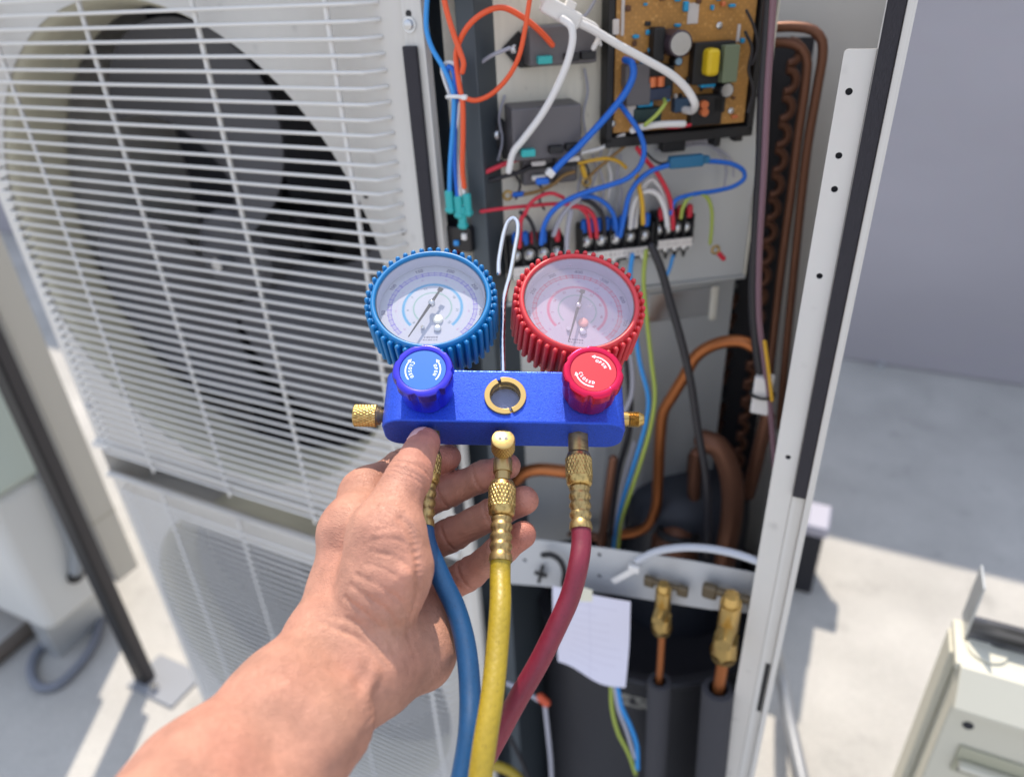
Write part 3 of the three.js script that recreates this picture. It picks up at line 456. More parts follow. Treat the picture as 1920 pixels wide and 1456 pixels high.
{ // spade connectors of the hanging bundle, tie, inline connector, ring terminals
  const conn = [[[-0.3317,1.2744,-0.002], 'teal spade connector on the light blue wire'], [[-0.3239,1.2697,-0.004], 'teal spade connector on the looped blue wire'], [[-0.3166,1.2714,-0.007], 'teal spade connector on the looped white wire'], [[-0.3215,1.2598,-0.005], 'teal spade connector hanging lowest in the bundle']];
  for (const [p, l] of conn) solid('spade_connector', joined([box(0.0075, 0.021, 0.005, 0.0018), box(0.0085, 0.004, 0.006, 0.001).translate(0, -0.007, 0)]), WM.teal, l, 'connector', 'teal spade connectors', p);
  const p = [-0.3173,1.362,-0.004]; const t = solid('cable_tie', joined([new THREE.TorusGeometry(0.0085, 0.0016, 8, 28).rotateX(1.35).scale(1, 1, 0.7), box(0.005, 0.004, 0.004, 0.001).translate(0.009, 0.001, 0.003)]), WM.white, 'white cable tie around the blue, white and orange bundle', 'cable tie', undefined, p);
  const q = [-0.152,1.2906,-0.1348]; const c = solid('inline_connector', joined([box(0.034, 0.011, 0.009, 0.002), box(0.006, 0.007, 0.006, 0.001).translate(0.02, 0, 0)]), std('#256a90', 0.4), 'translucent blue inline connector between two blue wires', 'connector', undefined, q); c.rotation.y = PYAW;
  const rings = [[[-0.1205,1.2004,-0.1577], -0.8, 'red', 'brass ring terminal with red sleeve hanging from the earth wire'], [[-0.294,1.272,-0.0441], 1.57, 'blue', 'brass ring terminal with blue sleeve on the brown lead'], [[-0.2329,1.2778,-0.0884], 0.3, 'yellow', 'brass ring terminal at the end of a thin brown lead']];
  for (const [pp, rot, col, l] of rings) { const g = thing('ring_terminal', l, 'terminal', pp, 'ring terminals'); g.rotation.set(0, PYAW, rot + Math.PI); mesh('ring', new THREE.TorusGeometry(0.0038, 0.0014, 8, 20), M.brass, g); mesh('sleeve', new THREE.CapsuleGeometry(0.0026, 0.008, 4, 10).translate(0, -0.01, 0), WM[col], g); if (l.includes('earth')) g.rotation.z = 0.75; if (l.includes('brown lead') && col === 'blue') { g.rotation.z = 1.57; } }
  const e = [-0.249,1.2962,-0.0397]; const w = thing('wire_ferrule', 'white and blue insulated end on the thick blue wire', 'connector', e); w.rotation.set(0, PYAW, 0); mesh('collar', box(0.008, 0.007, 0.007, 0.002), WM.white, w).rotation.z = -0.7; mesh('boot', box(0.012, 0.006, 0.006, 0.002).translate(-0.006, -0.008, -0.006), WM.blue, w);
  const f = [-0.2362,1.4209,-0.0366]; const k = thing('cable_clamp', 'pale moulded cable clamp at the top of the thick white cables', 'cable clamp', f); k.rotation.set(0, PYAW, -0.5); mesh('clamp_body', box(0.034, 0.013, 0.01, 0.003), WM.white, k); mesh('clamp_tooth', box(0.008, 0.006, 0.008, 0.001).translate(0.004, 0.008, 0), WM.white, k);
  const b = [-0.3348,1.2353,-0.02]; const bb = thing('connector_block', 'black connector block hanging below the teal spades', 'connector', b); mesh('block_body', box(0.03, 0.024, 0.012, 0.002), M.blackGloss, bb); mesh('block_pin', box(0.005, 0.006, 0.004, 0.001).translate(0.009, 0.004, 0.007), WM.white, bb); mesh('block_pin', box(0.005, 0.005, 0.004, 0.001).translate(0.0, -0.003, 0.007), WM.sky, bb);
  solid('wire', tube([[-0.3456,1.2196,-0.024],[-0.3345,1.2251,-0.024],[-0.325,1.2282,-0.024]], 0.003, 20, 8), WM.red, 'short red lead behind the blue gauge', 'wire', 'loose wires in the electrical compartment');
}
// wires hanging below the strips, cables and pipes of the machine side
const LOW = [
  ['sky', 0.0024, [[-0.1893,1.2068,-0.1],[-0.191,1.1834,-0.1],[-0.1856,1.1438,-0.1],[-0.1764,1.0902,-0.1],[-0.1652,1.0502,-0.1],[-0.166,1.0195,-0.1],[-0.1757,0.9668,-0.1],[-0.1875,0.9095,-0.1],[-0.1952,0.8576,-0.1],[-0.198,0.8129,-0.1]], 'light blue wire hanging from the strip down past the red hose fitting'],
  ['lime', 0.0022, [[-0.1744,1.2145,-0.095],[-0.1757,1.1872,-0.095],[-0.1702,1.1425,-0.095],[-0.1627,1.0953,-0.095],[-0.1572,1.058,-0.095],[-0.1597,1.0171,-0.095],[-0.1691,0.9645,-0.095],[-0.1797,0.9156,-0.095],[-0.1886,0.8722,-0.095],[-0.191,0.8198,-0.095]], 'green and yellow wire hanging beside the light blue one'],
  ['black', 0.0040, [[-0.1681,1.221,-0.09],[-0.1588,1.202,-0.09],[-0.1461,1.1654,-0.09],[-0.1329,1.1273,-0.09],[-0.1197,1.0814,-0.09],[-0.1091,1.0323,-0.09],[-0.0967,0.9806,-0.09],[-0.0882,0.9245,-0.09],[-0.0838,0.8629,-0.09]], 'black cable slanting from the strip down to the valves'],
  ['sky', 0.0018, [[-0.1593,1.1947,-0.1419],[-0.1617,1.1808,-0.1401],[-0.1666,1.167,-0.1366]], 'short light blue tail under the short strip'],
  ['grey', 0.0026, [[-0.1959,1.1025,-0.12],[-0.1896,1.0645,-0.12],[-0.1897,1.0372,-0.12],[-0.1963,1.0147,-0.12]], 'pale grey tube bent behind the right brass fitting'],
  ['black', 0.0038, [[-0.217,1.1448,-0.13],[-0.199,1.0709,-0.13],[-0.1933,0.9876,-0.13],[-0.2042,0.9232,-0.13],[-0.2105,0.8545,-0.13],[-0.214,0.7621,-0.13]], 'black cable behind the light blue wire'],
  ['grey', 0.0020, [[-0.1833,0.974,-0.12],[-0.1941,0.917,-0.12],[-0.2006,0.8655,-0.12],[-0.2032,0.8119,-0.12]], 'thin grey lead behind the green and yellow wire'],
  ['black', 0.0052, [[-0.0923,1.4329,-0.12],[-0.0904,1.399,-0.12],[-0.0876,1.3507,-0.12],[-0.0828,1.2985,-0.12],[-0.0794,1.2417,-0.12],[-0.0735,1.1691,-0.12],[-0.0644,1.1192,-0.12],[-0.0524,1.0728,-0.12]], 'thick black cable running down along the pipes'],
  ['pink', 0.0028, [[-0.0886,1.4331,-0.11],[-0.0868,1.4073,-0.11],[-0.084,1.3605,-0.11],[-0.0789,1.3009,-0.11],[-0.0727,1.2154,-0.11],[-0.0649,1.1524,-0.11],[-0.0544,1.1081,-0.11],[-0.0433,1.0615,-0.11],[-0.0309,0.9988,-0.11],[-0.0145,0.9174,-0.11]], 'dusty pink cable running down beside the thick black one'],
  ['yellow', 0.0018, [[-0.0569,1.1334,-0.105],[-0.0486,1.0999,-0.105],[-0.0418,1.0709,-0.105]], 'thin yellow lead tied to the white sensor block'],
];
for (const [c, r, pts, label] of LOW) solid(r > 0.0035 ? 'cable' : 'wire', tube(pts, r, 60, 10), WM[c], label, r > 0.0035 ? 'cable' : 'wire', 'wires and cables hanging in the machine compartment');
const PIPES = [
  [0.0046, [[-0.107,1.3936,-0.24],[-0.0832,1.3941,-0.24],[-0.0668,1.3912,-0.24],[-0.0576,1.383,-0.24],[-0.0548,1.3713,-0.24],[-0.0548,1.3387,-0.24],[-0.0554,1.2892,-0.24],[-0.0532,1.2307,-0.24],[-0.0488,1.1492,-0.24],[-0.0438,1.0587,-0.24],[-0.0371,0.9577,-0.24]], 'outer copper pipe bent over at the top beside the coil', 0],
  [0.0046, [[-0.1054,1.3807,-0.24],[-0.086,1.3806,-0.24],[-0.0748,1.3759,-0.24],[-0.0681,1.3658,-0.24],[-0.0661,1.3433,-0.24],[-0.0656,1.2939,-0.24],[-0.0641,1.2409,-0.24],[-0.063,1.1719,-0.24],[-0.0594,1.0697,-0.24],[-0.0553,0.9534,-0.24],[-0.0586,0.853,-0.24]], 'inner copper pipe running down parallel to the outer one', 0],
  [0.0066, [[-0.0672,1.1079,-0.14],[-0.0815,1.1127,-0.14],[-0.0973,1.11,-0.14],[-0.1139,1.1009,-0.14],[-0.1267,1.0872,-0.14],[-0.1368,1.0617,-0.14],[-0.1479,1.035,-0.14],[-0.1572,1.0105,-0.14],[-0.1588,0.975,-0.14],[-0.1577,0.9132,-0.14],[-0.1579,0.872,-0.14],[-0.1657,0.8402,-0.14],[-0.183,0.8221,-0.14],[-0.2112,0.8089,-0.14]], 'bright copper pipe in a long S bend across the compressor', 1],
  [0.0125, [[-0.1063,0.99,-0.13],[-0.0925,0.9864,-0.13],[-0.0794,0.9666,-0.13],[-0.0697,0.9304,-0.13],[-0.0668,0.8922,-0.13],[-0.0677,0.8425,-0.13],[-0.0671,0.7992,-0.13]], 'fat dull copper bend beside the service valve', 0],
  [0.008, [[-0.1208,0.9424,-0.17],[-0.1201,0.9026,-0.17],[-0.1173,0.8531,-0.17],[-0.1205,0.8077,-0.17]], 'short dull copper stub standing on the compressor', 0],
  [0.008, [[-0.047,1.0182,-0.16],[-0.0509,0.9673,-0.16],[-0.0533,0.9289,-0.16],[-0.0557,0.9079,-0.16]], 'dull copper pipe end behind the pink cable', 0],
  [0.0075, [[-0.3036,0.9354,-0.05],[-0.2913,0.9498,-0.05],[-0.2743,0.9591,-0.05],[-0.2403,0.9655,-0.05]], 'copper pipe crossing level behind the fingers', 1],
  [0.005, [[-0.1958,0.9748,-0.08],[-0.2008,0.9204,-0.08],[-0.2061,0.8618,-0.08],[-0.2084,0.8353,-0.08]], 'thin copper riser behind the right hose fitting', 0],
  [0.006, [[-0.2938,0.7897,-0.12],[-0.2706,0.8088,-0.12],[-0.2408,0.8153,-0.12],[-0.219,0.8155,-0.12]], 'dull copper pipe lying low in the compartment', 0],
];
for (const [r, pts, label, bright] of PIPES) solid('copper_pipe', tube(pts, r, 70, 14), bright ? M.copper : M.copperDull, label, 'pipe', 'copper pipes in the machine compartment');
{ // hairpin bends of the coil
  const coil = thing('coil_end', 'end of the condenser coil with a column of dark copper return bends', 'coil', [0, BOT, 0]);
  const c0 = [-0.0889,1.3684,-0.27], c1 = [-0.0717,0.8453,-0.27];
  mesh('tube_sheet', new THREE.BoxGeometry(0.06, 1.2, 0.004).translate(0, 0.66, 0).applyMatrix4(new THREE.Matrix4().makeTranslation(c0[0] - 0.01, 0, -0.305)), std('#2b2a2e', 0.7), coil);
  const hp = new THREE.TorusGeometry(0.0105, 0.0046, 8, 18, Math.PI).rotateZ(-Math.PI / 2).rotateY(0.3);
  for (let k = 0; k < 24; k++) mesh('return_bend', hp, M.copperDull, coil, [c0[0], c0[1] - BOT - k * 0.0262, -0.275]);
  for (let k = 0; k < 24; k++) mesh('tube_stub', new THREE.CylinderGeometry(0.0046, 0.0046, 0.03, 8).rotateX(Math.PI / 2), k % 3 ? M.copperDull : M.steel, coil, [c0[0] - 0.026, c0[1] - BOT - 0.013 - k * 0.0262, -0.285]);
}
{ // compressor in its dark jacket
  const p = [-0.1266,0.9608,-0.2]; const g = thing('compressor', 'dark jacketed compressor standing behind the copper bends', 'compressor', [p[0] - 0.012, BOT, -0.215]);
  mesh('jacket', turned([[0, 0.0], [0, 0.085], [0.7, 0.085], [0.73, 0.082], [0.75, 0.07], [0.762, 0.045], [0.765, 0]], 64), std('#262a33', 0.45), g);
  mesh('top_stud', new THREE.CylinderGeometry(0.008, 0.008, 0.03, 12).translate(0, 0.778, 0), M.copperDull, g);
  const s = thing('accumulator', 'round dull copper and black accumulator low beside the compressor', 'accumulator', [-0.1303,0.8381,-0.14]);
  mesh('accumulator_can', new THREE.CapsuleGeometry(0.03, 0.06, 8, 24).translate(0, -0.045, 0), M.copperDull, s);
  mesh('collar', new THREE.TorusGeometry(0.022, 0.005, 10, 28).rotateX(1.2).translate(0.004, 0.008, 0.01), M.black, s);
}
{ // sensor block with tie
  const p = [-0.0525,1.0705,-0.115]; const g = thing('sensor_block', 'white sensor block strapped to a pipe by a black tie', 'sensor', p);
  mesh('block', box(0.018, 0.042, 0.014, 0.002), WM.white, g); mesh('tie', new THREE.TorusGeometry(0.0115, 0.0016, 8, 24).rotateX(1.5), M.black, g);
}
// ---------- valve plate and the lower opening ----------
{
  const pts = [[-0.3209,0.8604,-0.022],[-0.2644,0.88,-0.022],[-0.1745,0.8972,-0.022],[-0.0879,0.9117,-0.022],[-0.0113,0.9199,-0.022],[-0.0116,0.8657,-0.022],[-0.0658,0.8505,-0.022],[-0.1726,0.8295,-0.022],[-0.2665,0.8058,-0.022],[-0.3255,0.7881,-0.022]];
  const s = new THREE.Shape(pts.map((p) => new THREE.Vector2(p[0], p[1])));
  for (const p of [[-0.1903,0.8836,-0.022], [-0.1897,0.8513,-0.022], [-0.2836,0.8413,-0.022]]) { const h = new THREE.Path(); h.absarc(p[0], p[1], 0.0026, 0, 6.2832, true); s.holes.push(h); }
  const c = V([-0.1552,0.8686,-0.022]);
  const g = thing('valve_plate', 'light grey bent bracket plate carrying the two brass service valves', 'bracket', c.toArray());
  mesh('bracket_sheet', new THREE.ExtrudeGeometry(s, { depth: 0.0015, bevelEnabled: false }).translate(-c.x, -c.y, -0.0015), std('#b9bcc0', 0.45, 0.25), g);
  const q = [-0.0164,0.922,-0.02]; mesh('screw', turned([[0, 0.005], [0.002, 0.0048], [0.003, 0.002], [0.003, 0]], 16).rotateX(Math.PI / 2), M.steel, g, [q[0] - c.x, q[1] - c.y, 0.001]);
  // white cable strap over the plate, clip
  solid('strap', tube([[-0.1421,0.9083,-0.005],[-0.1237,0.9269,-0.005],[-0.0972,0.9421,-0.005],[-0.0714,0.9498,-0.005],[-0.0459,0.952,-0.005],[-0.0217,0.9497,-0.005]], 0.004, 40, 8), std('#b8bcc4', 0.4), 'pale grey tube arching over the bracket plate', 'tube');
  const st = thing('cable_tie_tail', 'flat white strap end lying slanted on the bracket plate', 'cable tie', [-0.1595,0.8721,-0.012]);
  mesh('strap_tail', box(0.034, 0.007, 0.0018, 0.0006), WM.white, st).rotation.z = 0.85; mesh('strap_head', box(0.012, 0.009, 0.005, 0.001).translate(0.012, 0.016, 0), WM.white, st);
  const bk = thing('clip', 'small black plastic cable clip on the bracket plate', 'clip', [-0.2604,0.8331,-0.016]);
  mesh('clip_stem', box(0.004, 0.03, 0.004, 0.001), M.black, bk).rotation.z = -0.2; mesh('clip_wing', box(0.016, 0.004, 0.004, 0.001), M.black, bk);
  solid('cable', tube([[-0.255,0.8689,-0.012],[-0.2443,0.8728,-0.012],[-0.2339,0.8684,-0.012],[-0.2288,0.8538,-0.012],[-0.2303,0.8321,-0.012]], 0.0034, 24, 8), M.black, 'short black cable tail curling over the bracket plate', 'cable');
}
function valve(label, p, s, groupLabel) {
  const g = thing('service_valve', label, 'valve', p, 'brass service valves'); g.scale.setScalar(s); g.rotation.x = 0.1;
  mesh('wing_flange', joined([box(0.034, 0.006, 0.005, 0.002), box(0.01, 0.012, 0.006, 0.002).translate(-0.015, -0.002, 0), box(0.01, 0.012, 0.006, 0.002).translate(0.015, -0.002, 0)]).translate(0, 0.012, 0), std('#6d6250', 0.5, 0.7), g);
  mesh('valve_body', turned([[-0.03, 0], [-0.03, 0.0055], [-0.012, 0.0055], [-0.012, 0.007], [0.014, 0.007], [0.014, 0.005], [0.022, 0.0045], [0.022, 0]], 24).translate(0, 0, 0.008), M.brassPlain, g);
  mesh('port_cap', new THREE.CylinderGeometry(0.0058, 0.0064, 0.012, 6).rotateX(Math.PI / 2).translate(0, -0.008, 0.02), M.brassPlain, g);
  mesh('flare_nut', new THREE.CylinderGeometry(0.0088, 0.0098, 0.016, 6).translate(0, -0.03, 0.008), M.brassPlain, g);
  mesh('nut_skirt', turned([[0, 0.0098], [-0.006, 0.0085], [-0.009, 0.005]], 24).translate(0, -0.038, 0.008), M.brassPlain, g);
}
valve('smaller brass service valve with flare nut on the left of the bracket', [-0.112,0.8634,-0.014], 1.2);
valve('larger brass service valve with flare nut at the right end of the bracket', [-0.0429,0.8733,-0.012], 1.55);
solid('copper_pipe', tube([[-0.1101,0.8284,-0.004],[-0.1092,0.7843,-0.004],[-0.1085,0.7205,-0.004],[-0.1081,0.6818,-0.004]], 0.0042, 20, 14), M.copper, 'thin copper pipe dropping from the smaller valve', 'pipe', 'copper pipes below the valves');
solid('copper_pipe', tube([[-0.043,0.8446,0],[-0.0421,0.8038,0],[-0.0426,0.7509,0],[-0.0425,0.7138,0]], 0.0066, 20, 14), M.copper, 'thicker copper pipe dropping from the larger valve', 'pipe', 'copper pipes below the valves');
const sleeve = (label, pts, r, ri) => {
  const g = thing('pipe_insulation', label, 'pipe insulation', pts[0], 'grey foam pipe sleeves');
  const a = V(pts[0]), b = V(pts[1]), d = b.clone().sub(a), L = d.length();
  const m = mesh('foam_tube', turned([[0, ri], [0, r * 0.96], [0.002, r], [L, r], [L, ri]], 36), M.insul, g);
  m.quaternion.setFromUnitVectors(new THREE.Vector3(0, 1, 0), d.normalize());
};
sleeve('thinner grey foam sleeve around the pipe of the smaller valve', [[-0.108,0.734,-0.004],[-0.0963,0.3434,-0.004]], 0.0138, 0.0075);
sleeve('thicker grey foam sleeve around the pipe of the larger valve', [[-0.0429,0.7598,0],[-0.0277,0.3802,0]], 0.0175, 0.0105);
{ // black moulded cover in the lower opening
  const yr = [-0.229,0.6861,-0.06][1];
  const g = thing('lower_cover', 'big curved black plastic cover with a raised rim below the valves', 'plastic cover', [-0.165, BOT, -0.19]);
  mesh('cover_body', turned([[0, 0.0], [0, 0.158], [yr - BOT - 0.012, 0.158], [yr - BOT - 0.008, 0.164], [yr - BOT, 0.166], [yr - BOT + 0.003, 0.163], [yr - BOT + 0.002, 0.150], [yr - BOT - 0.02, 0.148], [yr - BOT - 0.02, 0]], 80), std('#2a2a2f', 0.5), g);
  mesh('sticker_remains', new THREE.CylinderGeometry(0.1588, 0.1588, 0.022, 30, 1, true, 0.02, 0.34).translate(0, yr - BOT - 0.045, 0), std('#8d8c86', 0.8, 0, { alphaMap: tex(128, (u, v) => (fbm(u * 7, v * 7, 7, 14, 4) > 0.5 ? 1 : 0)), alphaTest: 0.5, side: THREE.DoubleSide }), g);
}
{ // paper tag
  const q = [[-0.2369,0.842,0.004],[-0.1443,0.858,0.004],[-0.145,0.713,0.004],[-0.2321,0.7156,0.004]];
  const P = [], N = 14, uv = [], I = [];
  for (let i = 0; i <= N; i++) for (let j = 0; j <= N; j++) {
    const u = j / N, v = i / N, a = V(q[0]).lerp(V(q[1]), u), b = V(q[3]).lerp(V(q[2]), u), p = a.lerp(b, v);
    p.z += 0.006 * Math.sin(u * 2.6 + 0.4) * v + 0.003 * Math.sin(v * 5 + u * 2); p.y += 0.004 * Math.sin(u * 7) * v * v;
    P.push(p.x, p.y, p.z); uv.push(u, 1 - v);
  }
  for (let i = 0; i < N; i++) for (let j = 0; j < N; j++) { const k = i * (N + 1) + j, m = k + N + 1; I.push(k, m, k + 1, m, m + 1, k + 1); }
  const g = new THREE.BufferGeometry(); g.setAttribute('position', new THREE.Float32BufferAttribute(P, 3)); g.setAttribute('uv', new THREE.Float32BufferAttribute(uv, 2)); g.setIndex(I); g.computeVertexNormals();
  const t = canvasTex(256, 256, (c) => { c.fillStyle = '#d3d2e2'; c.fillRect(0, 0, 256, 256); c.fillStyle = '#c9c7d8'; for (let k = 0; k < 9; k++) c.fillRect(40 + hash2(k, 1, 1) * 30, 30 + k * 24, 90 + hash2(k, 2, 1) * 90, 3); c.fillStyle = '#c2c0d4'; c.fillRect(126, 0, 2, 256); });
  const tg = thing('paper_tag', 'creased white paper tag hanging behind the red hose', 'tag');
  mesh('paper', g, std('#ffffff', 0.85, 0, { map: t, side: THREE.DoubleSide }), tg);
  const k = [-0.1957,0.8431,0.007]; mesh('tape', box(0.016, 0.03, 0.0008, 0.0002), std('#d8d6c4', 0.5), tg, k);
}
const LOW2 = [
  ['lime', 0.0026, [[-0.1644,0.698,0],[-0.162,0.657,0],[-0.1525,0.6149,0],[-0.1388,0.5847,0],[-0.1273,0.5465,0]], 'yellow green wire below the paper tag'],
  ['sky', 0.0030, [[-0.1565,0.7022,0],[-0.1501,0.6687,0],[-0.1381,0.6393,0],[-0.1286,0.6075,0],[-0.1251,0.5595,0]], 'light blue wire below the paper tag'],
  ['grey', 0.0022, [[-0.1599,0.7028,0.002],[-0.1534,0.6644,0.002],[-0.1412,0.6275,0.002],[-0.1297,0.5821,0.002]], 'grey wire between the coloured wires below the tag'],
  ['grey', 0.0030, [[-0.2486,0.6304,0.01],[-0.2465,0.5899,0.01],[-0.2432,0.5222,0.01],[-0.2416,0.4354,0.01]], 'pale lead hanging with a red end cap'],
  ['grey', 0.0030, [[-0.3084,0.6315,0],[-0.2812,0.6284,0],[-0.2622,0.6212,0]], 'pale lead crossing behind the red hose'],
  ['black', 0.0030, [[-0.2992,0.5495,0.02],[-0.2849,0.5104,0.02],[-0.2668,0.4468,0.02]], 'black lead at the bottom beside the yellow hose'],
];
for (const [c, r, pts, label] of LOW2) solid('wire', tube(pts, r, 30, 8), WM[c], label, 'wire', 'wires in the lower opening');
solid('end_cap', new THREE.CapsuleGeometry(0.0055, 0.01, 6, 14).rotateZ(0.9), std('#c4502e', 0.5), 'red plastic cap on the end of the pale lead', 'cap', undefined, [-0.2506,0.64,0.01]);

// ---------- things around the unit ----------
{
  const p = [-1.3601,0,-0.0702];
  const g = thing('steel_post', 'black steel angle post standing on a foot plate beside the unit', 'post', p);
  mesh('angle_leg', bx(-0.018, 0.02, 0.006, 1.75, -0.004, 0.002), M.black, g);
  mesh('angle_leg', bx(0.0155, 0.02, 0.006, 1.75, -0.028, -0.0045), std('#3a3738', 0.6), g);
  mesh('foot_plate', box(0.15, 0.006, 0.1, 0.001).translate(0.05, 0.004, -0.03), std('#8b8e94', 0.75, 0.2), g);
  mesh('foot_bolt', new THREE.CylinderGeometry(0.01, 0.01, 0.016, 6).translate(0.05, 0.015, 0.0), M.steel, g);
  const d = thing('duct_cover', 'narrow beige duct cover running upright behind the black post', 'duct cover', [-1.385, 0.3, -0.14]);
  mesh('cover', bx(-0.008, 0.031, 0, 1.3, -0.028, 0.028, 0.003), worn('#b9b5ab', 0.5, 0), d);
  mesh('joint', bx(-0.0085, 0.0316, 0.17, 0.173, -0.0285, 0.0285, 0.0003), std('#9a9484', 0.6), d);
}
{ // neighbouring unit on the left
  const g = thing('neighbour_unit', 'pale cream condenser unit on brackets behind the black post', 'condenser unit', [-1.9, 0.12, -0.28]);
  const cr = worn('#c8c8c4', 0.5, 0), gr = worn('#b4beb4', 0.45, 0);
  mesh('body', bx(-0.335, 0.336, 0, 0.4, 0.01, 0.256, 0.03), cr, g);
  mesh('upper_cover', bx(-0.34, 0.35, 0.402, 1.15, 0.005, 0.262, 0.02), gr, g);
  mesh('conduit', tube([[0.342, 0.42, 0.12], [0.352, 0.38, 0.12], [0.352, 0.2, 0.13], [0.352, 0.17, 0.135], [0.352, 0.13, 0.15]], 0.016, 30, 12), std('#8b8f92', 0.5), g);
  mesh('grommet', new THREE.TorusGeometry(0.014, 0.008, 8, 20).rotateY(Math.PI / 2).translate(0.34, 0.11, 0.15), M.black, g);
  for (const x of [-0.25, 0.25]) mesh('foot', bx(x - 0.03, x + 0.03, -0.12, 0, 0.05, 0.24, 0.003), M.galv, g);
  solid('floor_cable', tube([[-1.6889,0.012,-0.2202],[-1.6102,0.012,-0.1522],[-1.5608,0.012,-0.0889],[-1.5396,0.012,-0.0278],[-1.5398,0.012,0.0222],[-1.5722,0.012,0.0411],[-1.6319,0.012,0.0237],[-1.6796,0.012,-0.0201],[-1.689,0.012,-0.0617]], 0.011, 60, 10), std('#6c707a', 0.5), 'grey cable looping on the floor under the cream unit', 'cable');
  solid('floor_pipe', tube([[-1.7561,0.02,0.0463],[-1.7624,0.02,-0.0416],[-1.7734,0.02,-0.1555],[-1.8049,0.02,-0.2962]], 0.02, 20, 12), std('#5a5149', 0.7), 'brown lagged pipe lying on the floor behind the cable loop', 'pipe');
}
{ // low unit hidden behind, its rubber foot shows past the post
  const b = [0.0729,0,-1.0368];
  const s = thing('support_block', 'black rubber support block with a white cap behind the unit', 'support block', [b[0], 0, b[2]]);
  mesh('rubber_block', bx(-0.1, 0.0, 0, 0.19, -0.05, 0.05, 0.004), M.dark, s);
  mesh('cap', bx(-0.12, 0.008, 0.191, 0.225, -0.05, 0.05, 0.006), std('#a4a3b0', 0.6), s);
  const u = thing('rear_unit', 'low off-white condenser unit standing behind the tall one', 'condenser unit', [-0.58, 0.1, -1.12]);
  mesh('cabinet', bx(-0.45, 0.46, 0, 0.66, -0.16, 0.16, 0.012), M.white, u);
  mesh('valve_cover', bx(0.462, 0.53, 0.06, 0.42, -0.1, 0.12, 0.01), M.white, u);
  for (const x of [-0.35, 0.35]) mesh('foot', bx(x - 0.04, x + 0.04, -0.1, 0, -0.18, 0.18, 0.004), M.black, u);
  solid('conduit', tube([[-0.0295,0.6355,-0.3], [0.0256,0.1,-0.6323], [0.1069,0.03,-0.4372], [0.1409,0.03,-0.3399]], 0.013, 30, 12), std('#8e9093', 0.4, 0.4), 'grey conduit slanting down from behind the right post', 'conduit');
}
{ // cream metal box with a channel end on top, lower right
  const T = [0.2081,0.7096,-0.1876]; // left front edge of the lid
  const g = thing('switch_box', 'cream metal switch box with round flaps on its lid under a steel channel', 'metal box', [T[0], T[1] - 0.6, T[2]]);
  const cr = worn('#c9c6b6', 0.5, 0);
  const D = 0.075;
  mesh('box_body', bx(0.006, 0.36, 0, 0.588, -D + 0.002, 0.012, 0.003), cr, g);
  mesh('side_rail', bx(-0.004, 0.0055, 0, 0.585, -D + 0.002, -0.03, 0.002), cr, g);
  mesh('box_lid', bx(-0.002, 0.363, 0.589, 0.6, -D, 0, 0.002), cr, g);
  const bev = new THREE.Shape([[0, 0], [0.03, -0.036], [0.03, -0.04], [-0.004, -0.04], [-0.004, 0]].map(([q, w]) => new THREE.Vector2(-q, w)));
  mesh('lid_bevel', new THREE.ExtrudeGeometry(bev, { depth: 0.355, bevelEnabled: true, bevelThickness: 0.001, bevelSize: 0.001, bevelSegments: 2 }).rotateY(Math.PI / 2).translate(0.004, 0.5985, 0.0035), cr, g);
  const flap = (r) => { const q = new THREE.Shape(); q.absarc(0, 0, r, Math.PI * 0.86, Math.PI * 2.05, false); q.quadraticCurveTo(r * 0.3, 0, 0.1 * r, r * 0.55); q.closePath(); return new THREE.ExtrudeGeometry(q, { depth: 0.0022, bevelEnabled: true, bevelThickness: 0.0006, bevelSize: 0.0006, bevelSegments: 2, curveSegments: 30 }).rotateX(-Math.PI / 2); };
  mesh('round_flap', flap(0.021), cr, g, [0.032, 0.601, -0.034]); mesh('round_flap', flap(0.021), cr, g, [0.11, 0.601, -0.034]);
  mesh('flap_screw', turned([[0, 0.004], [0.002, 0.0035], [0.002, 0]], 14), M.steel, g, [0.072, 0.6005, -0.05]);
  mesh('bolt_hole', new THREE.CylinderGeometry(0.006, 0.006, 0.002, 16).rotateX(Math.PI / 2).translate(0.03, 0.515, 0.0125), M.dark, g);
  mesh('handle_recess', bx(0.03, 0.15, 0.428, 0.478, 0.0125, 0.016, 0.0015), std('#a8a792', 0.5), g);
  mesh('handle_lip', bx(0.033, 0.147, 0.448, 0.458, 0.0165, 0.03, 0.004), cr, g);
  mesh('handle_slot', bx(0.036, 0.144, 0.434, 0.446, 0.0165, 0.018, 0.0008), M.relay, g);
  const a = thing('steel_channel', 'galvanised steel channel end lying across the cream switch box', 'steel channel', [T[0], T[1] + 0.002, T[2] - 0.055]);
  const zn = tex(256, (u, v) => { const t = 0.38 + 0.5 * (fbm(u * 9, v * 3, 9, 17, 4) - 0.5); return [t, t, t * 1.03]; }, true);
  const gz = std('#ffffff', 0.45, 0.6, { map: zn });
  mesh('end_plate', bx(0.008, 0.0105, 0, 0.085, -0.03, 0.012, 0.0006), M.galv, a);
  mesh('front_web', bx(0.0108, 0.5, 0, 0.034, 0.0095, 0.012, 0.0006), gz, a);
  mesh('base_web', bx(0.0108, 0.5, 0, 0.003, -0.03, 0.0094, 0.0006), gz, a);
}
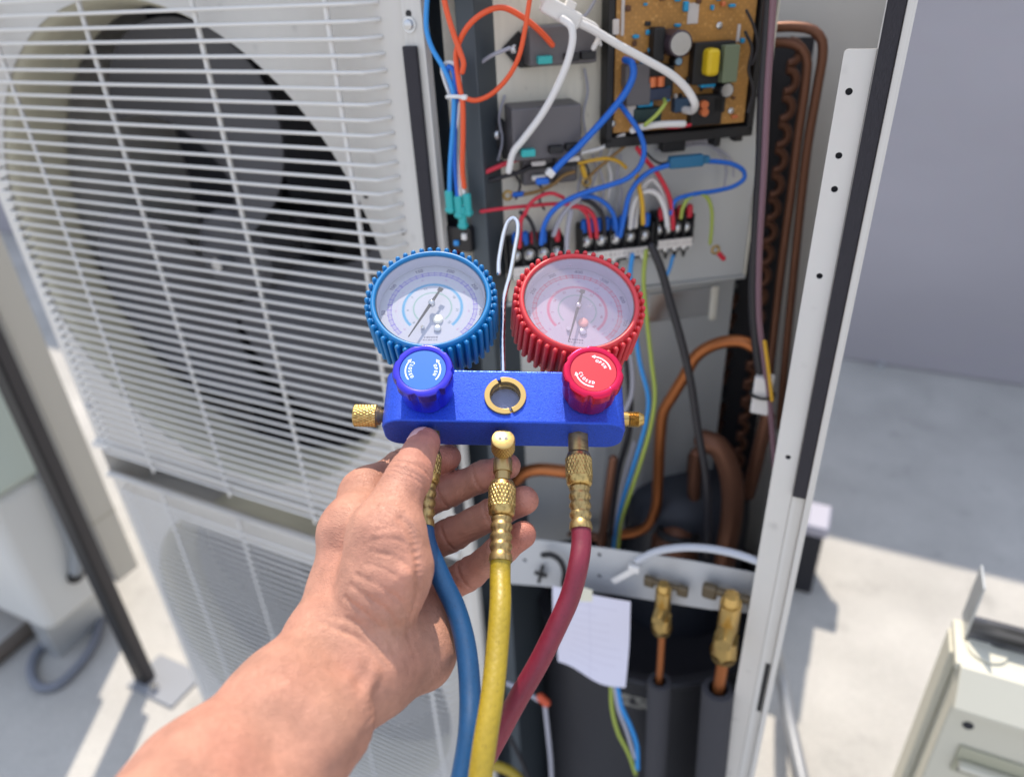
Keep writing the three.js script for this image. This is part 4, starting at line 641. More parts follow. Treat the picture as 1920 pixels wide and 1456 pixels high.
// ---------- the gauge manifold ----------
const MF = new THREE.Matrix4().makeBasis(new THREE.Vector3(0.9062,-0.0599,-0.41858), new THREE.Vector3(-0.33674,0.49647,-0.80008), new THREE.Vector3(0.25574,0.86598,0.42973)).setPosition(V([-0.1751,1.2255,0.2145]));
const toWorld = (a) => V(a).applyMatrix4(MF);
const mani = thing('manifold_gauge_set', 'blue refrigerant manifold with a blue and a red pressure gauge held in the hand', 'gauge manifold');
mani.applyMatrix4(MF);
const speck = tex(512, (u, v, i, j) => 0.35 + 0.45 * hash2(i, j, 13) + 0.35 * (vnoise(u * 200, v * 200, 200, 6) - 0.5), false, 1);
const anod = (c, o = {}) => std(c, 0.74, 0.5, { roughnessMap: speck, bumpMap: speck, bumpScale: 0.00013, ...o });
const A = { blue: anod('#3a5fd6', { map: tex(512, (u, v, i, j) => { const t = 0.86 + 0.22 * (hash2(i, j, 23) - 0.5) + 0.12 * (vnoise(u * 180, v * 180, 180, 26) - 0.5); return [t * 0.9, t, t * 1.08]; }, true) }), knobBlue: std('#4a45cc', 0.27, 0.88), knobRed: std('#d8284f', 0.27, 0.88) };
{
  const s = new THREE.Shape(), hx = 0.0735, c = 0.009, d = 0.0306, k = 0.011;
  s.moveTo(-hx + k, 0); s.lineTo(hx - k, 0); s.quadraticCurveTo(hx - 0.002, -0.001, hx, -k * 0.75); s.lineTo(hx, -d + c); s.quadraticCurveTo(hx - 0.001, -d + 0.001, hx - c, -d);
  s.lineTo(-hx + c, -d); s.quadraticCurveTo(-hx + 0.001, -d + 0.001, -hx, -d + c); s.lineTo(-hx, -k * 0.75); s.quadraticCurveTo(-hx + 0.002, -0.001, -hx + k, 0);
  let g = new THREE.ExtrudeGeometry(s, { depth: 0.0342, bevelEnabled: true, bevelThickness: 0.0012, bevelSize: 0.0012, bevelSegments: 3, curveSegments: 10 });
  g.translate(0, -0.0012, -0.0171).rotateX(Math.PI / 2).scale(1, 1, 1); // profile lies in x-z, extruded along y
  const bb = new THREE.Box3().setFromBufferAttribute(g.attributes.position);
  g.translate(0, -(bb.min.y + bb.max.y) / 2, -bb.max.z);
  if (bb.max.z - bb.min.z > 0.1) console.log('block turned wrong', bb);
  const block = new Brush(g), bore = new Brush(new THREE.CylinderGeometry(0.0122, 0.0122, 0.016, 48).rotateX(Math.PI / 2).translate(0.0007, -0.0002, -0.001));
  block.updateMatrixWorld(); bore.updateMatrixWorld();
  const ev = new Evaluator(); ev.useGroups = false; ev.attributes = ['position', 'normal', 'uv'];
  const cut = ev.evaluate(block, bore, SUBTRACTION).geometry;
  const p = cut.attributes.position, uv = new Float32Array(p.count * 2); // metres over the face
  for (let i = 0; i < p.count; i++) { uv[2 * i] = (p.getX(i) + p.getZ(i) * 0.3) / 0.11; uv[2 * i + 1] = (p.getY(i) + p.getZ(i)) / 0.11; }
  cut.setAttribute('uv', new THREE.BufferAttribute(uv, 2));
  mesh('manifold_block', cut, A.blue, mani);
  // sight glass
  const sg = new THREE.Group(); sg.name = 'sight_glass'; sg.position.set(0.0007, -0.0002, 0); mani.add(sg);
  const ring = (a0, a1, r0, r1, z0, z1) => { const q = new THREE.Shape(); q.absarc(0, 0, r1, a0, a1, false); q.absarc(0, 0, r0, a1, a0, true); return new THREE.ExtrudeGeometry(q, { depth: z1 - z0, bevelEnabled: true, bevelThickness: 0.0003, bevelSize: 0.0003, bevelSegments: 2, curveSegments: 40 }).translate(0, 0, z0); };
  const rot = 1.2;
  mesh('retaining_ring', joined([ring(rot + 0.85, rot + Math.PI + 0.62, 0.0097, 0.0126, -0.003, 0.0012), ring(rot + Math.PI + 0.82, rot + 2 * Math.PI + 0.62, 0.0097, 0.0126, -0.003, 0.0012), ring(0, 6.2831, 0.0094, 0.0121, -0.008, -0.0035)]), M.brass, sg);
  mesh('glass', new THREE.CylinderGeometry(0.0096, 0.0096, 0.003, 40).rotateX(Math.PI / 2).translate(0, 0, -0.0045), phys({ color: '#ffffff', roughness: 0.06, transmission: 1, thickness: 0.003, ior: 1.48 }), sg);
  const ball = mesh('bore_floor', new THREE.CylinderGeometry(0.0093, 0.0093, 0.0006, 40).rotateX(Math.PI / 2).translate(0, 0, -0.0082), std('#6874a8', 0.5, 0.2), sg);
  // side ports
  const capL = mesh('port_cap', turned([[0.0706, 0], [0.0706, 0.0042], [0.0745, 0.0042], [0.0745, 0.0058], [0.0765, 0.0058], [0.0766, 0.0071, 0.0005], [0.0905, 0.0071, 0.0005], [0.0912, 0.0064], [0.0912, 0]], 40, 24, 0.0019).rotateZ(Math.PI / 2), M.brass, mani, [-0.0032, -0.0067, -0.0165]);
  const thr = [[0.0706, 0], [0.0706, 0.0048], [0.0745, 0.0048]];
  for (let k = 0; k < 6; k++) thr.push([0.0752 + k * 0.0011, 0.0044], [0.0757 + k * 0.0011, 0.0052]);
  thr.push([0.0825, 0.0044], [0.0848, 0.0034], [0.085, 0.0022], [0.0835, 0.0016], [0.0835, 0]);
  mesh('flare_port', turned(thr, 40).rotateZ(-Math.PI / 2), M.brass, mani, [0.0032, -0.0060, -0.0165]);
  // gauge stems and hex ports under the block
  for (const x of [-0.0492, 0.0478]) mesh('gauge_stem', joined([turned([[0.017, 0.006], [0.022, 0.006], [0.022, 0.0045], [0.036, 0.0045]], 24)]), M.brass, mani, [x, 0, -0.0165]);
  for (const x of [-0.0455, 0.0462]) mesh('hex_port', new THREE.CylinderGeometry(0.0068, 0.0068, 0.0125, 6).translate(0, -0.0242, 0), M.brassOld, mani, [x, 0, -0.0165]);
  // hook
  mesh('hanging_hook', tube([[-0.0012,0.0221,-0.01],[-0.0012,0.0261,-0.01],[-0.002,0.0467,-0.01],[-0.002,0.0639,-0.01],[-0.002,0.079,-0.01],[-0.0007,0.0886,-0.01],[0.0023,0.1041,-0.01],[0.0054,0.1285,-0.01],[0.0071,0.1437,-0.01],[0.0062,0.153,-0.01],[0.0034,0.1561,-0.01],[0,0.1528,-0.01],[-0.0026,0.1435,-0.01],[-0.0052,0.1243,-0.01],[-0.0061,0.1135,-0.01],[-0.0059,0.1039,-0.01]], 0.00175, 90, 12), M.chrome, mani);
  // charging tee with its knurled cap
  const tee = mesh('charging_tee', joined([turned([[-0.0175, 0.0048], [-0.036, 0.0048], [-0.036, 0.0058], [-0.044, 0.0058], [-0.044, 0.0046], [-0.0515, 0.0046]], 28), new THREE.SphereGeometry(0.0062, 20, 14).translate(0, -0.03, 0)]), M.brassOld, mani, [0.0, 0, -0.0165]);
  const cap = mesh('charging_cap', turned([[0, 0], [0, 0.0064], [0.0015, 0.0073, 0.0005], [0.0105, 0.0073, 0.0005], [0.0118, 0.0066], [0.0118, 0]], 40, 26, 0.0018), M.brassPlain, tee, [0, -0.0305, 0.003]);
  cap.rotation.x = Math.PI / 2 - 0.22;
  for (const dx of [-0.0018, 0.0018]) mesh('stamp_mark', new THREE.CylinderGeometry(0.0011, 0.0011, 0.0003, 14).translate(dx, 0.0119, 0), M.relay, cap); 
}
// gauges
function dialTexture(main, inner, numbers, step, extra) {
  return canvasTex(1024, 1024, (c) => {
    c.fillStyle = '#a6a9b8'; c.fillRect(0, 0, 1024, 1024); c.translate(512, 512);
    const arc = (r, w, col, a0 = 135, a1 = 405) => { c.strokeStyle = col; c.lineWidth = w; c.beginPath(); c.arc(0, 0, r, a0 * Math.PI / 180, a1 * Math.PI / 180); c.stroke(); };
    const ticks = (r0, r1, n, col, w) => { c.strokeStyle = col; c.lineWidth = w; for (let k = 0; k <= n; k++) { const a = (135 + 270 * k / n) * Math.PI / 180; c.beginPath(); c.moveTo(r0 * Math.cos(a), r0 * Math.sin(a)); c.lineTo(r1 * Math.cos(a), r1 * Math.sin(a)); c.stroke(); } };
    const nums = (r, list, col, size) => { c.fillStyle = col; c.font = 'bold ' + size + 'px sans-serif'; c.textAlign = 'center'; c.textBaseline = 'middle'; list.forEach((t, k) => { const a = (135 + 270 * k / (list.length - 1)) * Math.PI / 180; c.save(); c.translate(r * Math.cos(a), r * Math.sin(a)); c.rotate(a + Math.PI / 2); c.fillText(t, 0, 0); c.restore(); }); };
    arc(392, 7, extra); ticks(392, 424, 120, extra, 5); ticks(382, 436, 32, extra, 9); arc(424, 6, extra);
    nums(466, numbers, '#2e2a55', 50);
    arc(278, 22, main); ticks(258, 296, 90, main, 5); nums(236, numbers.map((t) => String(Math.round(t * step))), inner, 34);
    arc(180, 6, '#5f9188'); ticks(168, 194, 60, '#5f9188', 4); ticks(330, 345, 110, '#b9a0bc', 3); nums(348, numbers.map((t, k) => String(k * 10 - 20)), '#8d6f9c', 24);
    c.fillStyle = '#55566c'; for (let k = 0; k < 6; k++) { c.fillRect(-62 + k * 22, 326, 12 + hash2(k, 1, 7) * 6, 18); c.fillRect(-70 + k * 24, 358, 10 + hash2(k, 2, 7) * 8, 14); }
  });
}
function gauge(x, y, z, colour, dial, ang, lens, tilt) {
  const g = new THREE.Group(); g.name = 'pressure_gauge'; g.position.set(x, y, z); g.rotation.set(tilt[0], tilt[1], tilt[2]); mani.add(g);
  const rub = std(colour, 0.4), parts = [];
  parts.push(new THREE.LatheGeometry([[0.0362, -0.013], [0.0366, -0.0012], [0.0372, 0], [0.0385, 0.0004], [0.0396, -0.0006], [0.0402, -0.003], [0.0402, -0.03], [0.0385, -0.036], [0.034, -0.04], [0.0, -0.041]].map(([r, q]) => new THREE.Vector2(r, q)), 96).rotateX(Math.PI / 2));
  const rib = joined([new THREE.CapsuleGeometry(0.0017, 0.0285, 5, 10).rotateX(Math.PI / 2).translate(0.0424, 0, -0.0166), new THREE.BoxGeometry(0.0026, 0.0026, 0.029).translate(0.0411, 0, -0.0168)]);
  for (let k = 0; k < 46; k++) parts.push(rib.clone().rotateZ(k / 46 * Math.PI * 2));
  const boot = mesh('rubber_boot', joined(parts), rub, g);
  boot.userData.label = (lens ? 'ribbed red rubber boot' : 'ribbed blue rubber boot');
  mesh('dial_face', new THREE.CircleGeometry(0.0362, 72).translate(0, 0, -0.012), std('#ffffff', 0.6, 0, { map: dial }), g);
  mesh('inner_ring', new THREE.LatheGeometry([[0.0361, -0.0117], [0.0355, -0.0115], [0.0358, -0.002]].map(([r, q]) => new THREE.Vector2(r, q)), 72).rotateX(Math.PI / 2), std('#a9adc0', 0.4), g);
  const ns = new THREE.Shape(); ns.moveTo(-0.0011, 0); ns.lineTo(-0.0003, 0.0305); ns.lineTo(0.0003, 0.0305); ns.lineTo(0.0011, 0); ns.lineTo(0.0007, -0.0105); ns.lineTo(0.0017, -0.0105); ns.lineTo(0.0017, -0.0135); ns.lineTo(-0.0017, -0.0135); ns.lineTo(-0.0017, -0.0105); ns.lineTo(-0.0007, -0.0105); ns.closePath();
  const nd = mesh('needle', new THREE.ExtrudeGeometry(ns, { depth: 0.0004, bevelEnabled: false }).translate(0, 0, -0.0062), std('#1d1f2a', 0.7), g); nd.rotation.z = ang;
  mesh('needle_hub', turned([[0, 0.0022], [0.0026, 0.0022], [0.0036, 0.0016], [0.0038, 0]], 20).rotateX(Math.PI / 2).translate(0, 0, -0.0082), M.steel, g);
  mesh('stop_pin', turned([[0, 0.0013], [0.0018, 0.0013], [0.0018, 0]], 14).rotateX(Math.PI / 2), M.steel, g, [-0.0056, -0.0165, -0.0119]);
  mesh('zero_screw', turned([[0, 0.0024], [0.0012, 0.0024], [0.0016, 0.0018], [0.0016, 0]], 18).rotateX(Math.PI / 2), M.steel, g, [0.0042, -0.0172, -0.0119]);
  mesh('vent_plug', turned([[0, 0.0034], [0.0012, 0.0033], [0.0018, 0.0022], [0.0018, 0]], 22).rotateX(Math.PI / 2), std(lens ? '#d9a69c' : '#e6e6da', 0.5), g, [0.0042, -0.0098, -0.0119]);
  const scr = tex(512, (u, v, i, j) => { let s = fbm(u * 5, v * 5, 5, 71 + lens, 5); const a = fbm(u * 40 + v * 8, v * 4 - u * 2, 400, 5, 2); return lens ? Math.max(0.04, (s - 0.5) * 0.9 + (a > 0.72 ? 0.12 : 0) + 0.04) : 0.035 + 0.05 * Math.max(0, s - 0.5) + (a > 0.76 ? 0.03 : 0); });
  const ln = new THREE.SphereGeometry(0.7, 60, 10, 0, Math.PI * 2, 0, 0.0521).rotateX(Math.PI / 2).translate(0, 0, -0.7 - 0.0004);
  mesh('lens', ln, phys({ color: lens ? '#fbeef4' : '#ffffff', roughness: 1, roughnessMap: scr, transmission: lens ? 0.86 : 0.95, thickness: 0, ior: 1.49, bumpMap: scr, bumpScale: 0.00002 }), g);
  return g;
}
gauge(-0.0497, 0.0701, 0.006, '#0a76b2', dialTexture('#2f86b4', '#35586e', ['0', '50', '100', '150', '200', '250', '300', '350'], 0.07, '#6a5fae'), 2.68, 0, [0.0, -0.02, 0.02]);
gauge(0.0483, 0.0700, 0.006, '#cc383e', dialTexture('#b0587a', '#7a3a58', ['0', '100', '200', '300', '400', '500', '600', '700', '800'], 0.07, '#b04a68'), 2.95, 1, [0.0, 0.05, -0.06]);
// knobs
function knob(x, y, rot, metal, disc, tilt) {
  const g = new THREE.Group(); g.name = 'valve_knob'; g.position.set(x, y, 0); g.rotation.set(tilt[0], tilt[1], 0); mani.add(g);
  const rows0 = [[0.0004, 0.0085, 0], [0.0006, 0.0152, 0.15], [0.004, 0.0162, 0.8], [0.0215, 0.0168, 1], [0.0228, 0.0176, 1], [0.0242, 0.0181, 1], [0.0302, 0.0181, 0.9], [0.0316, 0.0176, 0.5], [0.032, 0.0166, 0.1], [0.032, 0.0139, 0], [0.0314, 0.0136, 0], [0.0312, 0.0, 0]];
  const rows = rows0.map(([q, r, a]) => [q < 0.02 ? q * 0.7 : q - 0.0058, r, a]);
  const n = 168, P = [], I = [], uv = [];
  rows.forEach(([h, r, a]) => { for (let j = 0; j <= n; j++) { const t = j / n * Math.PI * 2, f = Math.pow(Math.max(0, Math.cos(t * 7)), 3); const q = r - a * 0.0019 * f; P.push(q * Math.cos(t), q * Math.sin(t), h); uv.push(j / n, h / 0.03); } });
  for (let i = 0; i < rows.length - 1; i++) for (let j = 0; j < n; j++) { const a = i * (n + 1) + j, b = a + n + 1; I.push(a, a + 1, b, b, a + 1, b + 1); }
  const q = new THREE.BufferGeometry(); q.setAttribute('position', new THREE.Float32BufferAttribute(P, 3)); q.setAttribute('uv', new THREE.Float32BufferAttribute(uv, 2)); q.setIndex(I);
  mesh('knob_body', creased(q), metal, g).rotation.z = rot;
  mesh('knob_stem', turned([[0, 0.007], [0.003, 0.007]], 24).rotateX(Math.PI / 2).translate(0, 0, -0.001), M.brass, g);
  const t = canvasTex(512, 512, (c) => {
    c.fillStyle = disc; c.fillRect(0, 0, 512, 512); c.translate(256, 256); c.rotate(rot); c.strokeStyle = c.fillStyle = '#f2f2f6'; c.lineWidth = 15;
    for (const s of [1, -1]) {
      const a0 = s > 0 ? Math.PI * 0.78 : Math.PI * 0.22, a1 = s > 0 ? Math.PI * 1.2 : -Math.PI * 0.2;
      c.beginPath(); c.arc(0, 0, 196, a0, a1, s < 0); c.stroke();
      const ax = 196 * Math.cos(a1), ay = 196 * Math.sin(a1), d = a1 + (s > 0 ? Math.PI / 2 : -Math.PI / 2);
      c.save(); c.translate(ax, ay); c.rotate(d); c.beginPath(); c.moveTo(34, 0); c.lineTo(-10, 24); c.lineTo(-10, -24); c.closePath(); c.fill(); c.restore();
      c.save(); c.font = 'bold 52px sans-serif'; c.textAlign = 'center'; c.textBaseline = 'middle';
      const word = s > 0 ? 'CLOSED' : 'OPEN', R = 146; // letters follow the arc, read downwards
      [...word].forEach((ch, k) => { const off = (k - (word.length - 1) / 2) * 0.265, a = s > 0 ? Math.PI - off : off; c.save(); c.translate(R * Math.cos(a), R * Math.sin(a)); c.rotate(s > 0 ? Math.PI / 2 - off : Math.PI / 2 + off); c.fillText(ch, 0, 0); c.restore(); });
      c.restore();
    }
  });
  mesh('knob_disc', new THREE.CircleGeometry(0.0134, 56).translate(0, 0, 0.0258), std('#ffffff', 0.5, 0, { map: t }), g);
}
knob(-0.0470, 0.0020, 0.0, A.knobBlue, '#1767b8', [0, -0.02]);
knob(0.0518, 0.0030, -0.85, A.knobRed, '#c42233', [0.0, 0.02]);

// ---------- hoses ----------
const outFit = (start, len) => [[start, 0.0052], [start + 0.001, 0.0062]];
function hose(label, x, y0, colour, path, rough) {
  const g = thing('charging_hose', label, 'hose', [0, 0, 0], 'charging hoses on the manifold');
  const fit = new THREE.Group(); g.add(fit); fit.name = 'hose_fitting'; fit.applyMatrix4(MF.clone().multiply(new THREE.Matrix4().makeTranslation(x, y0, -0.0165)));
  mesh('coupling_nut', turned([[0, 0], [0, 0.0066], [-0.0015, 0.0074], [-0.003, 0.0074], [-0.0034, 0.0082, 0.0006], [-0.0165, 0.0082, 0.0006], [-0.017, 0.0078], [-0.0195, 0.0078], [-0.0215, 0.0068], [-0.0215, 0.0052]], 40, 22, 0.0024), M.brass, fit);
  const fr = [[-0.021, 0.0052], [-0.0225, 0.006]];
  for (let k = 0; k < 4; k++) { const b = -0.0235 - k * 0.0058; fr.push([b, 0.0063], [b - 0.001, 0.0057], [b - 0.0022, 0.0056], [b - 0.0034, 0.0064], [b - 0.0048, 0.0066]); }
  fr.push([-0.0475, 0.0068], [-0.0485, 0.0066], [-0.0485, 0.005]);
  mesh('crimped_ferrule', turned(fr, 40), M.brassOld, fit);
  const a = toWorld([x, y0 - 0.046, -0.0165]), b = toWorld([x, y0 - 0.056, -0.0165]);
  const pts = x < 0 ? [a.toArray(), ...path] : [a.toArray(), b.toArray(), ...path];
  const c = new THREE.CatmullRomCurve3(pts.map(V), false, 'centripetal');
  const t = new THREE.TubeGeometry(c, 160, 0.00585, 20, false);
  const u = t.attributes.uv, L = c.getLength(); for (let i = 0; i < u.count; i++) u.setXY(i, u.getX(i) * L / 0.012, u.getY(i) * 3);
  mesh('hose_tube', t, colour, g);
}
const braid = tex(128, (u, v) => { const a = Math.abs(Math.sin((u + v) * Math.PI * 2)), b = Math.abs(Math.sin((u - v) * Math.PI * 2)); return 0.3 + 0.7 * Math.min(a, b); });
const scuff = tex(256, (u, v, i, j) => (0.32 + 0.35 * fbm(u * 6, v * 6, 6, 41, 5)), false);
const hoseWear = tex(256, (u, v, i, j) => { const t = 0.9 + 0.16 * (fbm(u * 4, v * 4, 4, 131, 5) - 0.5) - (fbm(u * 50, v * 50, 50, 137, 2) > 0.8 ? 0.2 : 0); return [t, t, t]; }, true, 0.25, 0.5);
const rubber = (c, o) => phys({ color: c, map: hoseWear, roughness: 1, roughnessMap: scuff, bumpMap: scuff, bumpScale: 0.0002, clearcoat: 0.15, clearcoatRoughness: 0.4, ...o });
hose('translucent red hose hanging from the right port below the red gauge', 0.0462, -0.0304, rubber('#861d36'), [[-0.1058,1.1588,0.2694],[-0.1064,1.1455,0.281],[-0.1092,1.1344,0.2922],[-0.1144,1.118,0.3081],[-0.1218,1.0999,0.3235],[-0.1288,1.0804,0.3372],[-0.1352,1.0625,0.3495],[-0.1395,1.0391,0.363]]);
hose('yellow hose hanging from the middle port of the manifold', 0.0, -0.0500, rubber('#b3991f', { bumpMap: braid, bumpScale: 0.00016 }), [[-0.1354,1.1568,0.309],[-0.1269,1.1476,0.3314],[-0.1198,1.1394,0.3526],[-0.1149,1.1302,0.3716],[-0.1112,1.1196,0.3857],[-0.107,1.1065,0.3999]]);
hose('blue hose hanging from the left port through the gripping hand', -0.0455, -0.0304, rubber('#0a4f82'), [[-0.1888,1.1693,0.2954],[-0.1826,1.1608,0.2991],[-0.1742,1.151,0.3039],[-0.1644,1.1422,0.3098],[-0.1518,1.1326,0.3227],[-0.1398,1.123,0.341],[-0.131,1.1162,0.359],[-0.1264,1.1071,0.3756],[-0.1226,1.098,0.3938]]);
solid('hose_end', tube([[-0.341,0.4985,0.05],[-0.3065,0.5208,0.05],[-0.2824,0.5219,0.05],[-0.2597,0.4981,0.05]], 0.0065, 24, 12), rubber('#b3991f'), 'short run of yellow hose passing low behind the other hoses', 'hose');
// ---------- the hand and forearm ----------
{
  const J = (list, rs) => list.map((p, i) => [p[0], p[1], p[2], rs[i]]);
  // chains of joints with radii (metres)
  const thumb = J([[-0.1926,1.17,0.3345],[-0.2003,1.1913,0.3181],[-0.2022,1.2056,0.2852],[-0.2114,1.2059,0.2533]], [0.0195, 0.0172, 0.0124, 0.0098]);
  const index = J([[-0.246,1.1726,0.2743],[-0.2398,1.1733,0.2422],[-0.2246,1.1731,0.2295],[-0.213,1.177,0.2263]], [0.0125, 0.0108, 0.0094, 0.0086]);
  const middle = J([[-0.2474,1.1362,0.2546],[-0.212,1.155,0.2349],[-0.1859,1.1715,0.2291],[-0.1691,1.1821,0.2267]], [0.0125, 0.0104, 0.0095, 0.0084]);
  const ring = J([[-0.2336,1.1131,0.2653],[-0.2015,1.1337,0.2486],[-0.1718,1.1556,0.2426],[-0.1537,1.1675,0.2374]], [0.0125, 0.0105, 0.0098, 0.0090]);
  const pinky = J([[-0.2079,1.1006,0.2785],[-0.1819,1.1189,0.2639],[-0.16,1.1433,0.259],[-0.1475,1.1554,0.2538]], [0.0120, 0.0096, 0.0090, 0.0083]);
  const palm = [];
  const cap = (a, b) => palm.push([...a, ...b]);
  const Q = (p, r) => [p[0], p[1], p[2], r];
  const wA = Q([-0.2141,1.1469,0.3551], 0.0200), wB = Q([-0.1906,1.1352,0.3587], 0.0205);
  const fA = Q([-0.208,1.1536,0.4047], 0.0208), fB = Q([-0.1894,1.1421,0.408], 0.0220);
  const eA = Q([-0.2078,1.1595,0.4526], 0.0248), eB = Q([-0.1873,1.1441,0.4548], 0.0252);
  const oA = Q([-0.1918,1.1798,0.5116], 0.0290), oB = Q([-0.1741,1.1637,0.5131], 0.0290);
  cap(wA, fA); cap(wB, fB); cap(fA, eA); cap(fB, eB); cap(eA, oA); cap(eB, oB); 
  const i0 = Q([-0.22,1.1491,0.3282], 0.0190), i1 = Q([-0.2298,1.1712,0.3059], 0.0190);
  cap(wA, i0); cap(i0, i1); cap(i1, index[0]);
  cap(wB, Q(thumb[0], 0.0195)); cap(Q([-0.1885,1.1795,0.3262], 0.0200), Q([-0.1931,1.1905,0.3188], 0.0182));
  const hy0 = Q([-0.1862,1.1228,0.3049], 0.0155), hy1 = Q([-0.1781,1.1213,0.3303], 0.0180);
  cap(hy0, hy1); cap(hy1, wB); cap(pinky[0], hy0);
  cap(i0, Q(middle[0], 0.014)); cap(i0, Q(ring[0], 0.014)); cap(wB, Q(ring[0], 0.014)); cap(wB, Q(pinky[0], 0.014));
  cap(Q(index[0], 0.0125), Q(middle[0], 0.0125)); cap(Q(middle[0], 0.012), Q(ring[0], 0.012)); cap(Q(ring[0], 0.012), Q(pinky[0], 0.012));
  const seg = (c) => c.slice(0, -1).map((a, i) => [...a, ...c[i + 1]]);
  const chains = [seg(thumb), seg(index), seg(middle), seg(ring), seg(pinky)];
  const joinK = [0.012, 0.008, 0.007, 0.007, 0.007];
  const capd = (x, y, z, s) => {
    const ax = s[0], ay = s[1], az = s[2], bx_ = s[4] - ax, by = s[5] - ay, bz = s[6] - az, px = x - ax, py = y - ay, pz = z - az;
    let t = (px * bx_ + py * by + pz * bz) / (bx_ * bx_ + by * by + bz * bz + 1e-12); t = t < 0 ? 0 : t > 1 ? 1 : t;
    const dx = px - bx_ * t, dy = py - by * t, dz = pz - bz * t;
    return Math.sqrt(dx * dx + dy * dy + dz * dz) - (s[3] + (s[7] - s[3]) * t);
  };
  const smin = (a, b, k) => { const h = Math.max(0, k - Math.abs(a - b)) / k; return Math.min(a, b) - h * h * k * 0.25; };
  const n3 = (x, y, z, s) => { const k = Math.floor(z), f = z - k, a = vnoise(x + k * 17.3, y + k * 9.1, 4096, s), b = vnoise(x + (k + 1) * 17.3, y + (k + 1) * 9.1, 4096, s), w = f * f * (3 - 2 * f); return a + (b - a) * w; };
  const base = (x, y, z) => {
    let d = 1e9;
    for (const s of palm) { const c = capd(x, y, z, s); d = d > 1e8 ? c : smin(d, c, 0.013); }
    let fingers = 1e9;
    for (let i = 0; i < 5; i++) {
      let f = 1e9; for (const s of chains[i]) { const c = capd(x, y, z, s); f = f > 1e8 ? c : smin(f, c, 0.005); }
      f = f - 0; const j = smin(f, d, joinK[i]);
      fingers = fingers > 1e8 ? j : smin(fingers, j, 0.0012);
    }
    return fingers;
  };
  // creases: [centre, direction, reach, width, depth]
  const creases = [];
  const across = (c, i, depth = 0.0008, w = 0.0011) => { const a = V(c[i - 1]), b = V(c[i + 1] ?? c[i]); creases.push([c[i], b.sub(a).normalize().toArray(), c[i][3] * 1.7, w, depth]); };
  for (const c of [index, middle, ring, pinky]) { across(c, 1, 0.0010); across(c, 2, 0.0008); }
  across(thumb, 2, 0.0006); 
  { const a = V(thumb[1]), b = V(thumb[2]), d = b.clone().sub(a).normalize(); for (const t of [0.86, 0.93, 1.07, 1.13]) { const p = a.clone().lerp(b, t); creases.push([[p.x, p.y, p.z], d.toArray(), 0.019, 0.0009, 0.0005]); } }
  { const a = V(wA).lerp(V(wB), 0.5), d = V(fA).sub(V(wA)).normalize(); for (const t of [-0.004, 0.006, 0.013]) { const p = a.clone().addScaledVector(d, t); creases.push([p.toArray(), d.toArray(), 0.034, 0.0011, 0.0006]); } }
  const lines = []; // skin folds over the thumb ball and palm
  const fold = (pts, w, depth) => lines.push({ pts, w, depth });
  fold([[-0.1771,1.219,0.3207],[-0.1707,1.2136,0.321],[-0.1657,1.2046,0.3243],[-0.1633,1.1929,0.3307],[-0.1623,1.1825,0.3369],[-0.1577,1.1719,0.3415],[-0.1496,1.1609,0.3446]], 0.0020, 0.0020);
  for (const [pts, w, dep] of [
    [[[-0.1907,1.21,0.3334],[-0.1828,1.2114,0.3285],[-0.1754,1.2106,0.3253],[-0.1688,1.2066,0.3246]], 0.0014, 0.0011], [[[-0.1916,1.2054,0.3369],[-0.1822,1.2054,0.3321],[-0.1733,1.2031,0.3291],[-0.1667,1.1991,0.3284]], 0.0012, 0.0008],
    [[[-0.192,1.2004,0.3404],[-0.1807,1.198,0.3362],[-0.1718,1.1934,0.3347],[-0.1663,1.1876,0.3357]], 0.0013, 0.0009], [[[-0.1924,1.1953,0.3438],[-0.1815,1.1916,0.3408],[-0.1727,1.186,0.3399],[-0.1664,1.1788,0.3414]], 0.0013, 0.0009],
    [[[-0.1953,1.1904,0.3485],[-0.1848,1.1862,0.3459],[-0.1741,1.1792,0.3451],[-0.1666,1.1705,0.3469]], 0.0015, 0.0012], [[[-0.1986,1.1875,0.3546],[-0.1859,1.1818,0.3519],[-0.1745,1.173,0.3519],[-0.1672,1.1634,0.3544]], 0.0016, 0.0014],
    [[[-0.2018,1.1821,0.3597],[-0.188,1.1759,0.3568],[-0.176,1.1666,0.3568],[-0.1688,1.1571,0.3593]], 0.0016, 0.0013], [[[-0.2035,1.1767,0.3641],[-0.1908,1.171,0.3614],[-0.1793,1.1618,0.3616],[-0.1716,1.1522,0.3639]], 0.0015, 0.0012], [[[-0.196,1.1681,0.3659],[-0.1839,1.1606,0.3647],[-0.1753,1.1515,0.3663]], 0.0014, 0.0009],
    [[[-0.1882,1.2191,0.3263],[-0.1824,1.2165,0.325],[-0.1766,1.219,0.3205]], 0.0013, 0.0012], [[[-0.1871,1.2232,0.3231],[-0.1802,1.2201,0.3216],[-0.1749,1.2221,0.3176]], 0.0012, 0.0009], [[[-0.1897,1.2145,0.33],[-0.1822,1.2132,0.327],[-0.1754,1.2152,0.3223]], 0.0013, 0.0011], [[[-0.1861,1.2273,0.3199],[-0.1793,1.2246,0.3181],[-0.1733,1.2262,0.3141]], 0.0011, 0.0007],
    [[[-0.163,1.1765,0.336],[-0.1639,1.1691,0.3413],[-0.1599,1.1596,0.3455],[-0.1548,1.1514,0.3482]], 0.0016, 0.0013], [[[-0.1677,1.1612,0.3561],[-0.1601,1.1548,0.3564],[-0.1558,1.1478,0.3588]], 0.0015, 0.0010],
  ]) fold(pts, w, dep);
  // tendons under the skin of the inner wrist
  const tend = (pts, r, amp) => fold(pts, r, -amp);
